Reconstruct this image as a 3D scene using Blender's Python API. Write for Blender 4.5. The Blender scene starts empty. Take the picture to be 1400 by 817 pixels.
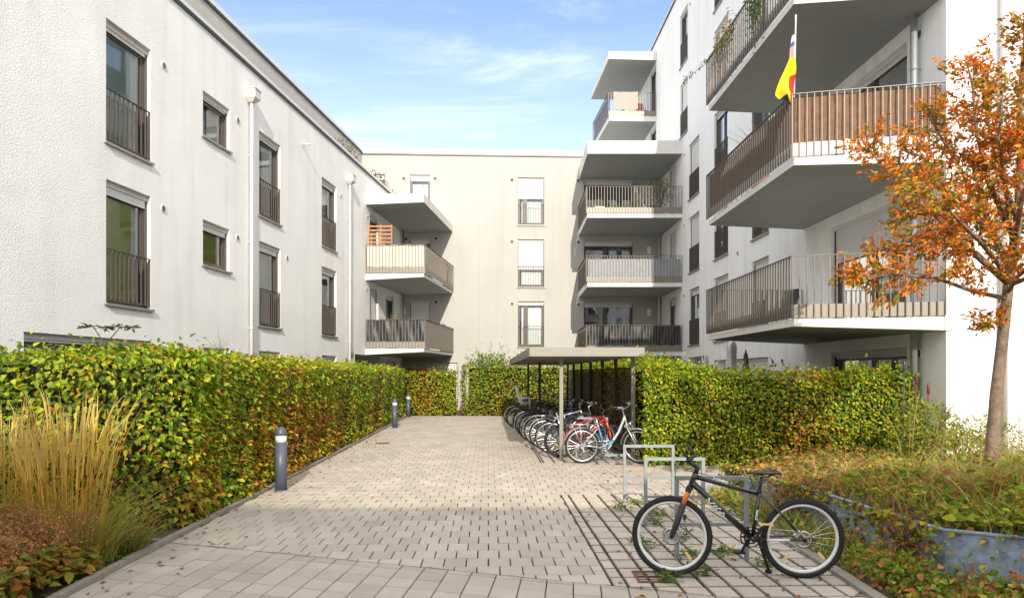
import bpy, math, random
import numpy as np
from mathutils import Vector, Matrix
R = math.radians
random.seed(7); rng = np.random.default_rng(11)
SC = bpy.context.scene
COL = SC.collection
# ------------------------------------------------------------------ camera numbers (focal length in px of the 1400 px photo)
FOC, CXP, HOR, CAMH = 950.0, 700.0, 511.0, 1.7
def at(px, py, d):
    return Vector(((px-CXP)/FOC*d, d, CAMH+(HOR-py)/FOC*d))

# ------------------------------------------------------------------ materials
def nt(name):
    m = bpy.data.materials.new(name); m.use_nodes = True
    t = m.node_tree; t.nodes.clear()
    return m, t.nodes, t.links
def mat(name, col, rough=.6, metal=0., var=0., vscale=3., bump=0., bscale=60., spec=.5, streak=0., coat=0.):
    m, N, L = nt(name)
    out = N.new('ShaderNodeOutputMaterial'); b = N.new('ShaderNodeBsdfPrincipled')
    L.new(b.outputs[0], out.inputs[0])
    b.inputs['Base Color'].default_value = (*col, 1); b.inputs['Roughness'].default_value = rough
    b.inputs['Metallic'].default_value = metal; b.inputs['Specular IOR Level'].default_value = spec
    b.inputs['Coat Weight'].default_value = coat
    g = N.new('ShaderNodeNewGeometry')
    last = None
    if var > 0:
        n = N.new('ShaderNodeTexNoise'); n.inputs['Scale'].default_value = vscale; n.inputs['Detail'].default_value = 5; n.inputs['Roughness'].default_value = .65
        L.new(g.outputs['Position'], n.inputs['Vector'])
        mr = N.new('ShaderNodeMapRange'); mr.inputs[1].default_value = .3; mr.inputs[2].default_value = .7
        mr.inputs[3].default_value = 1-var; mr.inputs[4].default_value = 1+var
        L.new(n.outputs['Fac'], mr.inputs[0]); last = mr.outputs[0]
    if streak > 0:   # rain streaks: noise stretched along z
        mp = N.new('ShaderNodeMapping'); mp.inputs['Scale'].default_value = (3.2, 3.2, .22)
        L.new(g.outputs['Position'], mp.inputs['Vector'])
        n2 = N.new('ShaderNodeTexNoise'); n2.inputs['Scale'].default_value = 1.; n2.inputs['Detail'].default_value = 6
        L.new(mp.outputs[0], n2.inputs['Vector'])
        mr2 = N.new('ShaderNodeMapRange'); mr2.inputs[1].default_value = .5; mr2.inputs[2].default_value = .75
        mr2.inputs[3].default_value = 1; mr2.inputs[4].default_value = 1-streak
        L.new(n2.outputs['Fac'], mr2.inputs[0])
        if last:
            mu = N.new('ShaderNodeMath'); mu.operation = 'MULTIPLY'; L.new(last, mu.inputs[0]); L.new(mr2.outputs[0], mu.inputs[1]); last = mu.outputs[0]
        else: last = mr2.outputs[0]
    if last:
        mx = N.new('ShaderNodeMix'); mx.data_type = 'RGBA'; mx.blend_type = 'MULTIPLY'; mx.inputs['Factor'].default_value = 1
        mx.inputs['A'].default_value = (*col, 1); L.new(last, mx.inputs['B']); L.new(mx.outputs['Result'], b.inputs['Base Color'])
    if bump > 0:
        n3 = N.new('ShaderNodeTexNoise'); n3.inputs['Scale'].default_value = bscale; n3.inputs['Detail'].default_value = 4
        L.new(g.outputs['Position'], n3.inputs['Vector'])
        bp = N.new('ShaderNodeBump'); bp.inputs['Strength'].default_value = bump; bp.inputs['Distance'].default_value = .01
        L.new(n3.outputs['Fac'], bp.inputs['Height']); L.new(bp.outputs[0], b.inputs['Normal'])
    return m
def leafmat(name, trans=.35, rough=.5):
    m, N, L = nt(name)
    out = N.new('ShaderNodeOutputMaterial'); a = N.new('ShaderNodeAttribute'); a.attribute_name = 'col'
    b = N.new('ShaderNodeBsdfPrincipled'); b.inputs['Roughness'].default_value = rough; b.inputs['Specular IOR Level'].default_value = .35
    t = N.new('ShaderNodeBsdfTranslucent'); x = N.new('ShaderNodeMixShader'); x.inputs[0].default_value = trans
    L.new(a.outputs['Color'], b.inputs['Base Color']); L.new(a.outputs['Color'], t.inputs['Color'])
    L.new(b.outputs[0], x.inputs[1]); L.new(t.outputs[0], x.inputs[2]); L.new(x.outputs[0], out.inputs[0])
    return m
def glassmat(name, tint, refl=.08):
    m, N, L = nt(name)
    out = N.new('ShaderNodeOutputMaterial'); tr = N.new('ShaderNodeBsdfTransparent'); gl = N.new('ShaderNodeBsdfGlossy')
    tr.inputs[0].default_value = (*tint, 1); gl.inputs['Roughness'].default_value = .02; gl.inputs[0].default_value = (.9, .95, 1, 1)
    fr = N.new('ShaderNodeFresnel'); fr.inputs[0].default_value = 1.55
    ad = N.new('ShaderNodeMath'); ad.operation = 'ADD'; ad.use_clamp = True; ad.inputs[1].default_value = refl
    L.new(fr.outputs[0], ad.inputs[0]); x = N.new('ShaderNodeMixShader')
    L.new(ad.outputs[0], x.inputs[0]); L.new(tr.outputs[0], x.inputs[1]); L.new(gl.outputs[0], x.inputs[2]); L.new(x.outputs[0], out.inputs[0])
    return m
def stripemat(name, c1, c2, scale, axis='Z', rough=.6):
    m, N, L = nt(name)
    out = N.new('ShaderNodeOutputMaterial'); b = N.new('ShaderNodeBsdfPrincipled'); b.inputs['Roughness'].default_value = rough
    g = N.new('ShaderNodeNewGeometry'); w = N.new('ShaderNodeTexWave'); w.wave_type = 'BANDS'; w.bands_direction = axis; w.inputs['Scale'].default_value = scale
    L.new(g.outputs['Position'], w.inputs['Vector'])
    mx = N.new('ShaderNodeMix'); mx.data_type = 'RGBA'; mx.inputs['A'].default_value = (*c1, 1); mx.inputs['B'].default_value = (*c2, 1)
    L.new(w.outputs['Fac'], mx.inputs['Factor']); L.new(mx.outputs['Result'], b.inputs['Base Color'])
    bp = N.new('ShaderNodeBump'); bp.inputs['Strength'].default_value = .5; bp.inputs['Distance'].default_value = .01
    L.new(w.outputs['Fac'], bp.inputs['Height']); L.new(bp.outputs[0], b.inputs['Normal'])
    L.new(b.outputs[0], out.inputs[0])
    return m
def pavemat(name, base, sp=.10):
    m, N, L = nt(name)
    out = N.new('ShaderNodeOutputMaterial'); b = N.new('ShaderNodeBsdfPrincipled'); b.inputs['Roughness'].default_value = .85; b.inputs['Specular IOR Level'].default_value = .3
    g = N.new('ShaderNodeNewGeometry')
    r = N.new('ShaderNodeValToRGB'); r.color_ramp.interpolation = 'LINEAR'
    e = r.color_ramp.elements
    e[0].position = 0; e[0].color = tuple(c*(1-sp) for c in base)+(1,); e[1].position = 1; e[1].color = tuple(c*(1+sp) for c in base)+(1,)
    x = e.new(.5); x.color = (base[0]*1.02, base[1], base[2]*.97, 1)
    L.new(g.outputs['Random Per Island'], r.inputs[0])
    n = N.new('ShaderNodeTexNoise'); n.inputs['Scale'].default_value = .9; n.inputs['Detail'].default_value = 7; n.inputs['Roughness'].default_value = .7
    L.new(g.outputs['Position'], n.inputs['Vector'])
    mr = N.new('ShaderNodeMapRange'); mr.inputs[1].default_value = .32; mr.inputs[2].default_value = .68; mr.inputs[3].default_value = .86; mr.inputs[4].default_value = 1.08
    L.new(n.outputs['Fac'], mr.inputs[0])
    n2 = N.new('ShaderNodeTexNoise'); n2.inputs['Scale'].default_value = 140; n2.inputs['Detail'].default_value = 2
    L.new(g.outputs['Position'], n2.inputs['Vector'])
    mr2 = N.new('ShaderNodeMapRange'); mr2.inputs[1].default_value = .3; mr2.inputs[2].default_value = .7; mr2.inputs[3].default_value = .86; mr2.inputs[4].default_value = 1.14
    L.new(n2.outputs['Fac'], mr2.inputs[0])
    mu = N.new('ShaderNodeMath'); mu.operation = 'MULTIPLY'; L.new(mr.outputs[0], mu.inputs[0]); L.new(mr2.outputs[0], mu.inputs[1])
    mx = N.new('ShaderNodeMix'); mx.data_type = 'RGBA'; mx.blend_type = 'MULTIPLY'; mx.inputs['Factor'].default_value = 1
    L.new(r.outputs[0], mx.inputs['A']); L.new(mu.outputs[0], mx.inputs['B']); L.new(mx.outputs['Result'], b.inputs['Base Color'])
    bp = N.new('ShaderNodeBump'); bp.inputs['Strength'].default_value = .25; bp.inputs['Distance'].default_value = .004
    L.new(n2.outputs['Fac'], bp.inputs['Height']); L.new(bp.outputs[0], b.inputs['Normal'])
    L.new(b.outputs[0], out.inputs[0])
    return m
M = dict(
 white=mat('white_stucco', (.83, .83, .82), .9, var=.05, vscale=.8, bump=1.0, bscale=42, spec=.2, streak=.09),
 whiteR=mat('streaked_white_stucco', (.88, .88, .88), .9, var=.03, vscale=.8, bump=.35, bscale=55, spec=.2, streak=.13),
 beige=mat('beige_stucco', (.455, .442, .415), .9, var=.04, vscale=.7, bump=.25, bscale=60, spec=.2, streak=.07),
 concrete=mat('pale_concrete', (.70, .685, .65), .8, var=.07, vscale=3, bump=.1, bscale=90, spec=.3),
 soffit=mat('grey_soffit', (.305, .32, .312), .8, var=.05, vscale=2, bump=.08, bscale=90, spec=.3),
 coping=mat('white_coping', (.74, .73, .71), .4, metal=.2),
 dark=mat('dark_metal', (.035, .032, .03), .45),
 bronze=mat('bronze_paint', (.16, .135, .11), .45, metal=.25),
 bronze2=mat('light_bronze_paint', (.26, .235, .195), .45, metal=.25, var=.04, vscale=4),
 frame=mat('brown_window_frame', (.10, .082, .068), .4),
 sill=mat('sill_metal', (.34, .31, .27), .45, metal=.3),
 shutter=stripemat('white_roller_shutter', (.80, .80, .79), (.66, .66, .66), 26),
 shutbox=mat('shutter_box', (.60, .58, .55), .5),
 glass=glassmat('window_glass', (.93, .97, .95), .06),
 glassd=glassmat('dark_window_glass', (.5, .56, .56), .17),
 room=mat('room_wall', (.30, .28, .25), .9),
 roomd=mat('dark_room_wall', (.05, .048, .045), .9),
 curtain=mat('white_curtain', (.80, .80, .78), .9),
 blindteal=stripemat('teal_blind', (.46, .56, .54), (.33, .43, .43), 14),
 blindgreen=stripemat('green_blind', (.52, .55, .09), (.34, .37, .05), 14),
 galv=mat('galvanised_steel', (.29, .32, .33), .5, metal=.4, var=.12, vscale=14),
 whitepipe=mat('white_pipe', (.62, .61, .59), .4),
 vent=mat('vent_ring', (.72, .70, .66), .5), ventd=mat('vent_grille', (.16, .14, .12), .6),
 kerb=mat('kerb_concrete', (.25, .225, .19), .85, var=.15, vscale=6, bump=.2, bscale=80),
 pave=pavemat('paving_stone', (.425, .378, .322)), pave2=pavemat('street_paving_stone', (.395, .352, .305), .11), pave3=pavemat('bay_paving_stone', (.44, .39, .335)),
 joint=mat('joint_soil', (.055, .045, .032), .95, var=.3, vscale=8, bump=.3, bscale=50),
 soil=mat('bed_soil', (.075, .052, .033), .95, var=.35, vscale=5, bump=.8, bscale=22),
 ground=mat('outer_ground', (.16, .15, .11), .95, var=.2, vscale=.3),
 rust=mat('rusty_iron', (.135, .062, .035), .8, var=.3, vscale=20, bump=.2),
 leaf=leafmat('leaf', .38, .66), blade=leafmat('grass_blade', .3, .55),
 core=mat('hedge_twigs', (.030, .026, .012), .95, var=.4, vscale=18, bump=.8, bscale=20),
 bark=mat('bark', (.20, .145, .10), .85, var=.4, vscale=16, bump=1., bscale=26),
 twig=mat('dark_twig', (.09, .06, .04), .85),
 bollard=mat('blue_grey_paint', (.075, .09, .125), .42, var=.05, vscale=9),
 lamp=mat('frosted_lamp_glass', (.86, .88, .88), .25), lampc=mat('lamp_band', (.55, .58, .6), .3, metal=.6),
 steelwall=mat('blue_grey_steel_sheet', (.29, .37, .50), .5, metal=.15, var=.5, vscale=7, bump=.35, bscale=24),
 shed=mat('shed_paint', (.25, .235, .205), .45, metal=.2, var=.05, vscale=5), shedroof=mat('shed_roof_underside', (.30, .275, .23), .7, var=.15, vscale=4),
 slat=mat('dark_timber_slat', (.055, .022, .015), .6, var=.35, vscale=9), post=mat('dark_post', (.03, .028, .03), .5), redpost=mat('red_brown_post', (.12, .03, .02), .5),
 rubber=mat('black_rubber', (.018, .018, .018), .75), black=mat('black_paint', (.012, .012, .013), .28, coat=.5), blackm=mat('black_plastic', (.02, .02, .021), .5),
 alu=mat('aluminium', (.72, .73, .74), .3, metal=.85), wht=mat('white_rim_paint', (.80, .80, .78), .4), chrome=mat('steel', (.6, .6, .6), .25, metal=1),
 orange=mat('orange_fork', (.80, .22, .02), .3), reflector=mat('yellow_reflector', (.85, .62, .25), .3), red=mat('red_paint', (.42, .03, .02), .3, coat=.4), blue=mat('blue_paint', (.05, .22, .42), .3, coat=.4),
 silver=mat('silver_paint', (.55, .57, .60), .3, metal=.5), navy=mat('navy_paint', (.03, .05, .10), .35), greyp=mat('light_grey_plastic', (.55, .56, .58), .45), pink=mat('pink_plastic', (.8, .15, .25), .4), lime=mat('dark_green_paint', (.03, .05, .025), .35), maroon=mat('maroon_paint', (.16, .02, .025), .35),
 brown=mat('brown_privacy_cloth', (.20, .115, .07), .9, var=.22, vscale=7, bump=.5, bscale=70), cream=mat('cream_privacy_cloth', (.62, .58, .50), .9, var=.06, vscale=10, bump=.4, bscale=60), grey=mat('silver_grey_privacy_cloth', (.33, .34, .37), .8, var=.12, vscale=5), blackcloth=mat('black_tarpaulin', (.018, .018, .02), .42, var=.2, vscale=5),
 bluecloth=mat('blue_privacy_cloth', (.12, .17, .36), .8, var=.1, vscale=4), straw=mat('straw_mat', (.37, .33, .29), .9, var=.12, vscale=12), wood=mat('orange_wood', (.46, .21, .07), .55, var=.2, vscale=10),
 parW=mat('white_parasol_cloth', (.90, .90, .88), .85), parT=mat('taupe_parasol_cloth', (.24, .20, .17), .85), parL=mat('lilac_parasol_cloth', (.60, .55, .62), .85),
 terracotta=mat('terracotta', (.42, .17, .09), .7), bluepot=mat('blue_glazed_pot', (.03, .20, .45), .25), whitepot=mat('white_pot', (.75, .75, .73), .4),
 signred=mat('red_sign', (.33, .02, .02), .4), signwhite=mat('white_sign', (.80, .80, .80), .4), lampbox=mat('white_lamp_box', (.86, .85, .80), .4),
 fblack=mat('flag_black', (.012, .012, .03), .8), fred=mat('flag_red', (.62, .03, .02), .8), fgold=mat('flag_gold', (.95, .62, .01), .8), fpink=mat('flag_pink', (.75, .35, .30), .8), fwhite=mat('flag_white', (.8, .8, .82), .8), fblue=mat('flag_blue', (.08, .10, .35), .8),
)

# ------------------------------------------------------------------ mesh building
class MB:
    def __init__(s): s.v = []; s.f = []; s.m = []; s.sm = []; s.mi = 0; s.T = None
    def add(s, vs, fs, smooth=False):
        k = len(s.v)
        if s.T is not None: vs = [s.T @ Vector(p) for p in vs]
        s.v += [tuple(p) for p in vs]
        for f in fs: s.f.append(tuple(i+k for i in f)); s.m.append(s.mi); s.sm.append(smooth)
        return s
    def quad(s, a, b, c, d): return s.add([a, b, c, d], [(0, 1, 2, 3)])
    def hexa(s, p): return s.add(p, [(0, 3, 2, 1), (4, 5, 6, 7), (0, 1, 5, 4), (1, 2, 6, 5), (2, 3, 7, 6), (3, 0, 4, 7)])
    def box(s, x0, x1, y0, y1, z0, z1):
        return s.hexa([(x0, y0, z0), (x1, y0, z0), (x1, y1, z0), (x0, y1, z0), (x0, y0, z1), (x1, y0, z1), (x1, y1, z1), (x0, y1, z1)])
    def fbox(s, F, a0, a1, v0, v1, w0, w1):
        return s.hexa([F(a0, v0, w0), F(a1, v0, w0), F(a1, v1, w0), F(a0, v1, w0), F(a0, v0, w1), F(a1, v0, w1), F(a1, v1, w1), F(a0, v1, w1)])
    def bar(s, p, q, w, h, up=(0, 0, 1)):     # rectangular bar from p to q: w sideways, h along up
        p = Vector(p); q = Vector(q); d = (q-p).normalized(); u = Vector(up)
        if abs(d.dot(u)) > .98: u = Vector((0, 1, 0))
        sd = d.cross(u).normalized(); u = sd.cross(d)
        a = sd*w/2; b = u*h/2
        return s.hexa([p-a-b, p+a-b, q+a-b, q-a-b, p-a+b, p+a+b, q+a+b, q-a+b])
    def prism(s, poly, z0, z1):
        n = len(poly); z0 = z0 if hasattr(z0, '__len__') else [z0]*n; z1 = z1 if hasattr(z1, '__len__') else [z1]*n
        vs = [(p[0], p[1], z0[i]) for i, p in enumerate(poly)]+[(p[0], p[1], z1[i]) for i, p in enumerate(poly)]
        return s.add(vs, [tuple(range(n))[::-1], tuple(range(n, 2*n))]+[(i, (i+1) % n, n+(i+1) % n, n+i) for i in range(n)])
    def tube(s, path, rad, n=8, closed=False, caps=True):
        P = [Vector(p) for p in path]; k = len(P)
        rad = rad if hasattr(rad, '__len__') else [rad]*k
        vs = []; fs = []; u = None
        for i in range(k):
            a = P[i-1] if (i > 0 or closed) else P[i]; b = P[(i+1) % k] if (i < k-1 or closed) else P[i]
            t = (b-a).normalized() if (b-a).length > 1e-9 else Vector((0, 0, 1))
            if u is None: u = t.orthogonal().normalized()
            else:
                u = (u-t*u.dot(t)); u = u.normalized() if u.length > 1e-6 else t.orthogonal().normalized()
            w = t.cross(u)
            for j in range(n):
                c = 2*math.pi*j/n; vs.append(P[i]+(u*math.cos(c)+w*math.sin(c))*rad[i])
        for i in range(k if closed else k-1):
            for j in range(n):
                a = i*n+j; b = i*n+(j+1) % n; c = ((i+1) % k)*n
                fs.append((a, b, c+(j+1) % n, c+j))
        if caps and not closed: fs += [tuple(range(n))[::-1], tuple(range((k-1)*n, k*n))]
        return s.add(vs, fs, n > 5)
    def ring(s, c, ax, r, rt, nu=40, nv=8, flat=1.):
        ax = Vector(ax).normalized(); u = ax.orthogonal().normalized(); w = ax.cross(u); c = Vector(c)
        vs = []; fs = []
        for i in range(nu):
            a = 2*math.pi*i/nu; d = u*math.cos(a)+w*math.sin(a)
            for j in range(nv):
                b = 2*math.pi*j/nv; vs.append(c+d*(r+rt*math.cos(b))+ax*(rt*flat*math.sin(b)))
        for i in range(nu):
            for j in range(nv):
                fs.append((i*nv+j, i*nv+(j+1) % nv, ((i+1) % nu)*nv+(j+1) % nv, ((i+1) % nu)*nv+j))
        return s.add(vs, fs, True)
    def lathe(s, c, prof, n=20, ax=(0, 0, 1), smooth=True):
        ax = Vector(ax).normalized(); u = ax.orthogonal().normalized(); w = ax.cross(u); c = Vector(c)
        vs = [c+ax*h+(u*math.cos(2*math.pi*j/n)+w*math.sin(2*math.pi*j/n))*r for r, h in prof for j in range(n)]
        k = len(prof); fs = [(i*n+j, i*n+(j+1) % n, (i+1)*n+(j+1) % n, (i+1)*n+j) for i in range(k-1) for j in range(n)]
        fs += [tuple(range(n))[::-1], tuple(range((k-1)*n, k*n))]
        return s.add(vs, fs, smooth)
    def build(s, name, mats, parent=None, local=False):
        mats = mats if isinstance(mats, (list, tuple)) else [mats]
        me = bpy.data.meshes.new(name); V = np.array(s.v, dtype=float).reshape(-1, 3)
        if local: off = Vector((0, 0, 0))
        elif parent is not None: off = wloc(parent)
        else:
            lo = V.min(0); hi = V.max(0); off = Vector(((lo[0]+hi[0])/2, (lo[1]+hi[1])/2, lo[2]))
        me.from_pydata((V-np.array(off)).tolist(), [], s.f)
        me.polygons.foreach_set('material_index', s.m); me.polygons.foreach_set('use_smooth', s.sm)
        for m in mats: me.materials.append(M[m] if isinstance(m, str) else m)
        o = bpy.data.objects.new(name, me); COL.objects.link(o)
        if parent is not None: o.parent = parent
        elif not local: o.location = off
        return o
def wloc(o):
    l = Vector(o.location)
    while o.parent is not None: o = o.parent; l = l+Vector(o.location)
    return l
def tag(o, label=None, cat=None, group=None, kind=None):
    if label: o['label'] = label
    if cat: o['category'] = cat
    if group: o['group'] = group
    if kind: o['kind'] = kind
    return o
def thing(name, loc, label, cat, group=None):
    o = bpy.data.objects.new(name, None); COL.objects.link(o); o.location = loc; o.empty_display_size = .2
    return tag(o, label, cat, group)
def copy_tree(o, parent=None):
    c = o.copy(); COL.objects.link(c); c.parent = parent
    for ch in [x for x in bpy.data.objects if x.parent == o]: copy_tree(ch, c)
    return c
def structure(o): o['kind'] = 'structure'; return o

class Fr:        # a wall's own frame: a = distance along it, v = out of it, w = up
    def __init__(s, o, u, n): s.o = o; s.u = u; k = math.hypot(*n); s.n = (n[0]/k, n[1]/k)
    def __call__(s, a, v, w): return (s.o[0]+s.u[0]*a+s.n[0]*v, s.o[1]+s.u[1]*a+s.n[1]*v, w)
FL = Fr((-8.697, 0), (.1116, 1), (1, -.1116))
FR = Fr((7.74, 0), (-.02, 1), (-1, -.02))
FB = Fr((0, 32.72), (1, .042), (.042, -1))
FE = Fr((7.50, 12.0), (1, -.12), (-.12, -1))
FP = Fr((-10.625, 0), (.1116, 1), (1, -.1116))
def zl(px): return 8262./(806-px)
def zr(px): return 7353./(px-681)

# ------------------------------------------------------------------ leaves and blades (numpy)
def npmesh(name, V, F, C, material, parent=None, label=None, off=None):
    me = bpy.data.meshes.new(name)
    V = np.asarray(V, dtype=np.float64)
    if off is None: off = wloc(parent) if parent is not None else Vector((V[:, 0].mean(), V[:, 1].mean(), V[:, 2].min()))
    V = V-np.array(off)
    n = len(V); k = F.shape[1]
    me.vertices.add(n); me.vertices.foreach_set('co', V.astype(np.float32).ravel())
    me.loops.add(F.size); me.loops.foreach_set('vertex_index', F.ravel().astype(np.int32))
    me.polygons.add(len(F)); me.polygons.foreach_set('loop_start', (np.arange(len(F))*k).astype(np.int32))
    me.polygons.foreach_set('loop_total', np.full(len(F), k, dtype=np.int32))
    me.update(calc_edges=True)
    a = me.color_attributes.new('col', 'FLOAT_COLOR', 'POINT')
    a.data.foreach_set('color', np.concatenate([C, np.ones((n, 1))], 1).astype(np.float32).ravel())
    me.materials.append(M[material] if isinstance(material, str) else material)
    o = bpy.data.objects.new(name, me); COL.objects.link(o)
    if parent is not None: o.parent = parent
    else: o.location = off
    return o
def unit(a): return a/np.maximum(np.linalg.norm(a, axis=1, keepdims=True), 1e-9)
def leafset(P, D, N, L, W, C):
    P = np.asarray(P); D = unit(np.asarray(D)); S = unit(np.cross(D, N)); N = np.cross(S, D)
    L = np.asarray(L)[:, None]; W = np.asarray(W)[:, None]; f = .22*W
    V = np.stack([P, P+.33*L*D+.5*W*S+f*N, P+.7*L*D+.36*W*S+.6*f*N-.05*L*N, P+L*D-.12*L*N, P+.7*L*D-.36*W*S+.6*f*N-.05*L*N, P+.33*L*D-.5*W*S+f*N], 1)
    n = len(P); b = (np.arange(n)*6)[:, None]
    F = np.concatenate([b+np.array([[0, 1, 2, 3]]), b+np.array([[0, 3, 4, 5]])], 0)
    return V.reshape(-1, 3), F, np.repeat(C, 6, 0)
def bladeset(B, T, H, W, bend, C, C2=None, seg=4):
    # B base points, T horizontal lean direction (n,2), H height, bend = sideways reach / height
    n = len(B); t = np.linspace(0, 1, seg+1)
    T = np.asarray(T); a = rng.uniform(0, 2*np.pi, n); sd = np.stack([np.cos(a), np.sin(a), 0*a], 1)
    V = []; CC = []
    for q in t:
        c = B.copy(); c[:, :2] += T*(bend*H*q**1.8)[:, None]; c[:, 2] += H*q*(1-.28*np.minimum(bend, 1.2)*q*q)
        w = (W*(1-q**2.5*.92)/2)[:, None]
        V += [c-sd*w, c+sd*w]; k = C if C2 is None else C*(1-q)+C2*q; CC += [k, k]
    V = np.stack(V, 1); CC = np.stack(CC, 1); m = 2*(seg+1); b = (np.arange(n)*m)[:, None]
    F = np.concatenate([b+np.array([[2*i, 2*i+1, 2*i+3, 2*i+2]]) for i in range(seg)], 0)
    return V.reshape(-1, 3), F, CC.reshape(-1, 3)
def join(parts):
    Vs = []; Fs = []; Cs = []; k = 0
    for V, F, C in parts: Vs.append(V); Fs.append(F+k); Cs.append(C); k += len(V)
    return np.concatenate(Vs), np.concatenate(Fs), np.concatenate(Cs)
def pick(pal, n, w=None):
    pal = np.array(pal); w = None if w is None else np.array(w)/np.sum(w)
    c = pal[rng.choice(len(pal), n, p=w)]
    return c*rng.uniform(.75, 1.25, (n, 1))
def wob(x, y, z, s):        # smooth low-frequency field in -1..1
    return (np.sin(x*s*1.7+y*s*.9+1.3)+np.sin(y*s*2.1-z*s*1.1+.4)+np.sin(z*s*2.6+x*s*.7+2.2)+np.sin((x+y)*s*3.3+z*s*2.+.9)*.6)/3.6
# ================================================================== camera, sun, sky
cam = bpy.data.cameras.new('camera'); co = bpy.data.objects.new('camera', cam); COL.objects.link(co)
co.location = (0, 0, CAMH); co.rotation_euler = (R(90), 0, 0); cam.sensor_width = 36; cam.lens = 36*FOC/1400
cam.shift_y = (HOR-408.5)/1400; cam.clip_end = 3000; SC.camera = co
SUN = Vector((.12, -1.29, .62)).normalized()
sl = bpy.data.lights.new('sun', 'SUN'); sl.energy = 3.0; sl.angle = R(.53); sl.color = (1, .91, .79)
so = bpy.data.objects.new('sun', sl); COL.objects.link(so); so.rotation_euler = SUN.to_track_quat('Z', 'Y').to_euler()
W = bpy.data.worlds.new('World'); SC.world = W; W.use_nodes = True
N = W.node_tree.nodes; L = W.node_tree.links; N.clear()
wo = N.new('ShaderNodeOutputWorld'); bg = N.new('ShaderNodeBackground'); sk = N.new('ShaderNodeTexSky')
sk.sky_type = 'NISHITA'; sk.sun_disc = False; sk.sun_elevation = math.asin(SUN.z); sk.sun_rotation = math.atan2(SUN.x, SUN.y)
sk.air_density = 1.0; sk.dust_density = 1.2; sk.ozone_density = 2.2
tc = N.new('ShaderNodeTexCoord'); sx = N.new('ShaderNodeSeparateXYZ'); L.new(tc.outputs['Generated'], sx.inputs[0])
mz = N.new('ShaderNodeMath'); mz.operation = 'MAXIMUM'; mz.inputs[1].default_value = .03; L.new(sx.outputs['Z'], mz.inputs[0])
dx = N.new('ShaderNodeMath'); dx.operation = 'DIVIDE'; L.new(sx.outputs['X'], dx.inputs[0]); L.new(mz.outputs[0], dx.inputs[1])
dy = N.new('ShaderNodeMath'); dy.operation = 'DIVIDE'; L.new(sx.outputs['Y'], dy.inputs[0]); L.new(mz.outputs[0], dy.inputs[1])
cb = N.new('ShaderNodeCombineXYZ'); L.new(dx.outputs[0], cb.inputs[0]); L.new(dy.outputs[0], cb.inputs[1])
mp = N.new('ShaderNodeMapping'); mp.inputs['Rotation'].default_value = (0, 0, R(-24)); mp.inputs['Scale'].default_value = (.55, 1.1, 1); mp.inputs['Location'].default_value = (8.3, 4.9, 0)
L.new(cb.outputs[0], mp.inputs['Vector'])
n1 = N.new('ShaderNodeTexNoise'); n1.inputs['Scale'].default_value = 1.7; n1.inputs['Detail'].default_value = 9; n1.inputs['Roughness'].default_value = .62; n1.inputs['Distortion'].default_value = .5
L.new(mp.outputs[0], n1.inputs['Vector'])
r1 = N.new('ShaderNodeMapRange'); r1.inputs[1].default_value = .47; r1.inputs[2].default_value = .80; r1.inputs[3].default_value = 0; r1.inputs[4].default_value = .52; r1.interpolation_type = 'SMOOTHSTEP'
L.new(n1.outputs['Fac'], r1.inputs[0])
lo = N.new('ShaderNodeMapRange'); lo.inputs[1].default_value = .46; lo.inputs[2].default_value = .16; lo.inputs[3].default_value = .04; lo.inputs[4].default_value = .36     # thin veil thickens low down
L.new(sx.outputs['Z'], lo.inputs[0])
ad = N.new('ShaderNodeMath'); ad.operation = 'ADD'; ad.use_clamp = True; L.new(r1.outputs[0], ad.inputs[0]); L.new(lo.outputs[0], ad.inputs[1])
# unseen white veil overhead and behind the camera, added as ambient fill
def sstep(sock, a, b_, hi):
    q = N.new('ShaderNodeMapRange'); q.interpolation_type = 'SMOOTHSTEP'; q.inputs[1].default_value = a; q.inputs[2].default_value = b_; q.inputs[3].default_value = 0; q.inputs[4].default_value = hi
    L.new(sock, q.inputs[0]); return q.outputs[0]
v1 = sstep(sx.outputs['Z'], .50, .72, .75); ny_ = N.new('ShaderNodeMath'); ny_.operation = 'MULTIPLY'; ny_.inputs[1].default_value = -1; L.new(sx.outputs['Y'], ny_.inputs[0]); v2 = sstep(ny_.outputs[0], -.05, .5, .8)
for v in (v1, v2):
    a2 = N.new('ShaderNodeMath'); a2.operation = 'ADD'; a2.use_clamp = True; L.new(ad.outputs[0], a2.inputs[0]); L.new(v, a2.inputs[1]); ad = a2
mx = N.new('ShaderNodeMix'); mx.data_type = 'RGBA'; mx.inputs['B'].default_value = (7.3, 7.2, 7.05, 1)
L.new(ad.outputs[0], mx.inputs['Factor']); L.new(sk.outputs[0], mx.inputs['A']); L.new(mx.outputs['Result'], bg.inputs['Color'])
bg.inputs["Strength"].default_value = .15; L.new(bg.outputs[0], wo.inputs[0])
SC.view_settings.view_transform = 'Standard'; SC.view_settings.look = 'None'; SC.view_settings.exposure = .76; SC.view_settings.gamma = 1
SC.render.engine = 'CYCLES'; SC.cycles.max_bounces = 7; SC.cycles.diffuse_bounces = 4; SC.cycles.transparent_max_bounces = 12
SC.cycles.use_denoising = True; SC.cycles.caustics_reflective = False; SC.cycles.caustics_refractive = False

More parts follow.
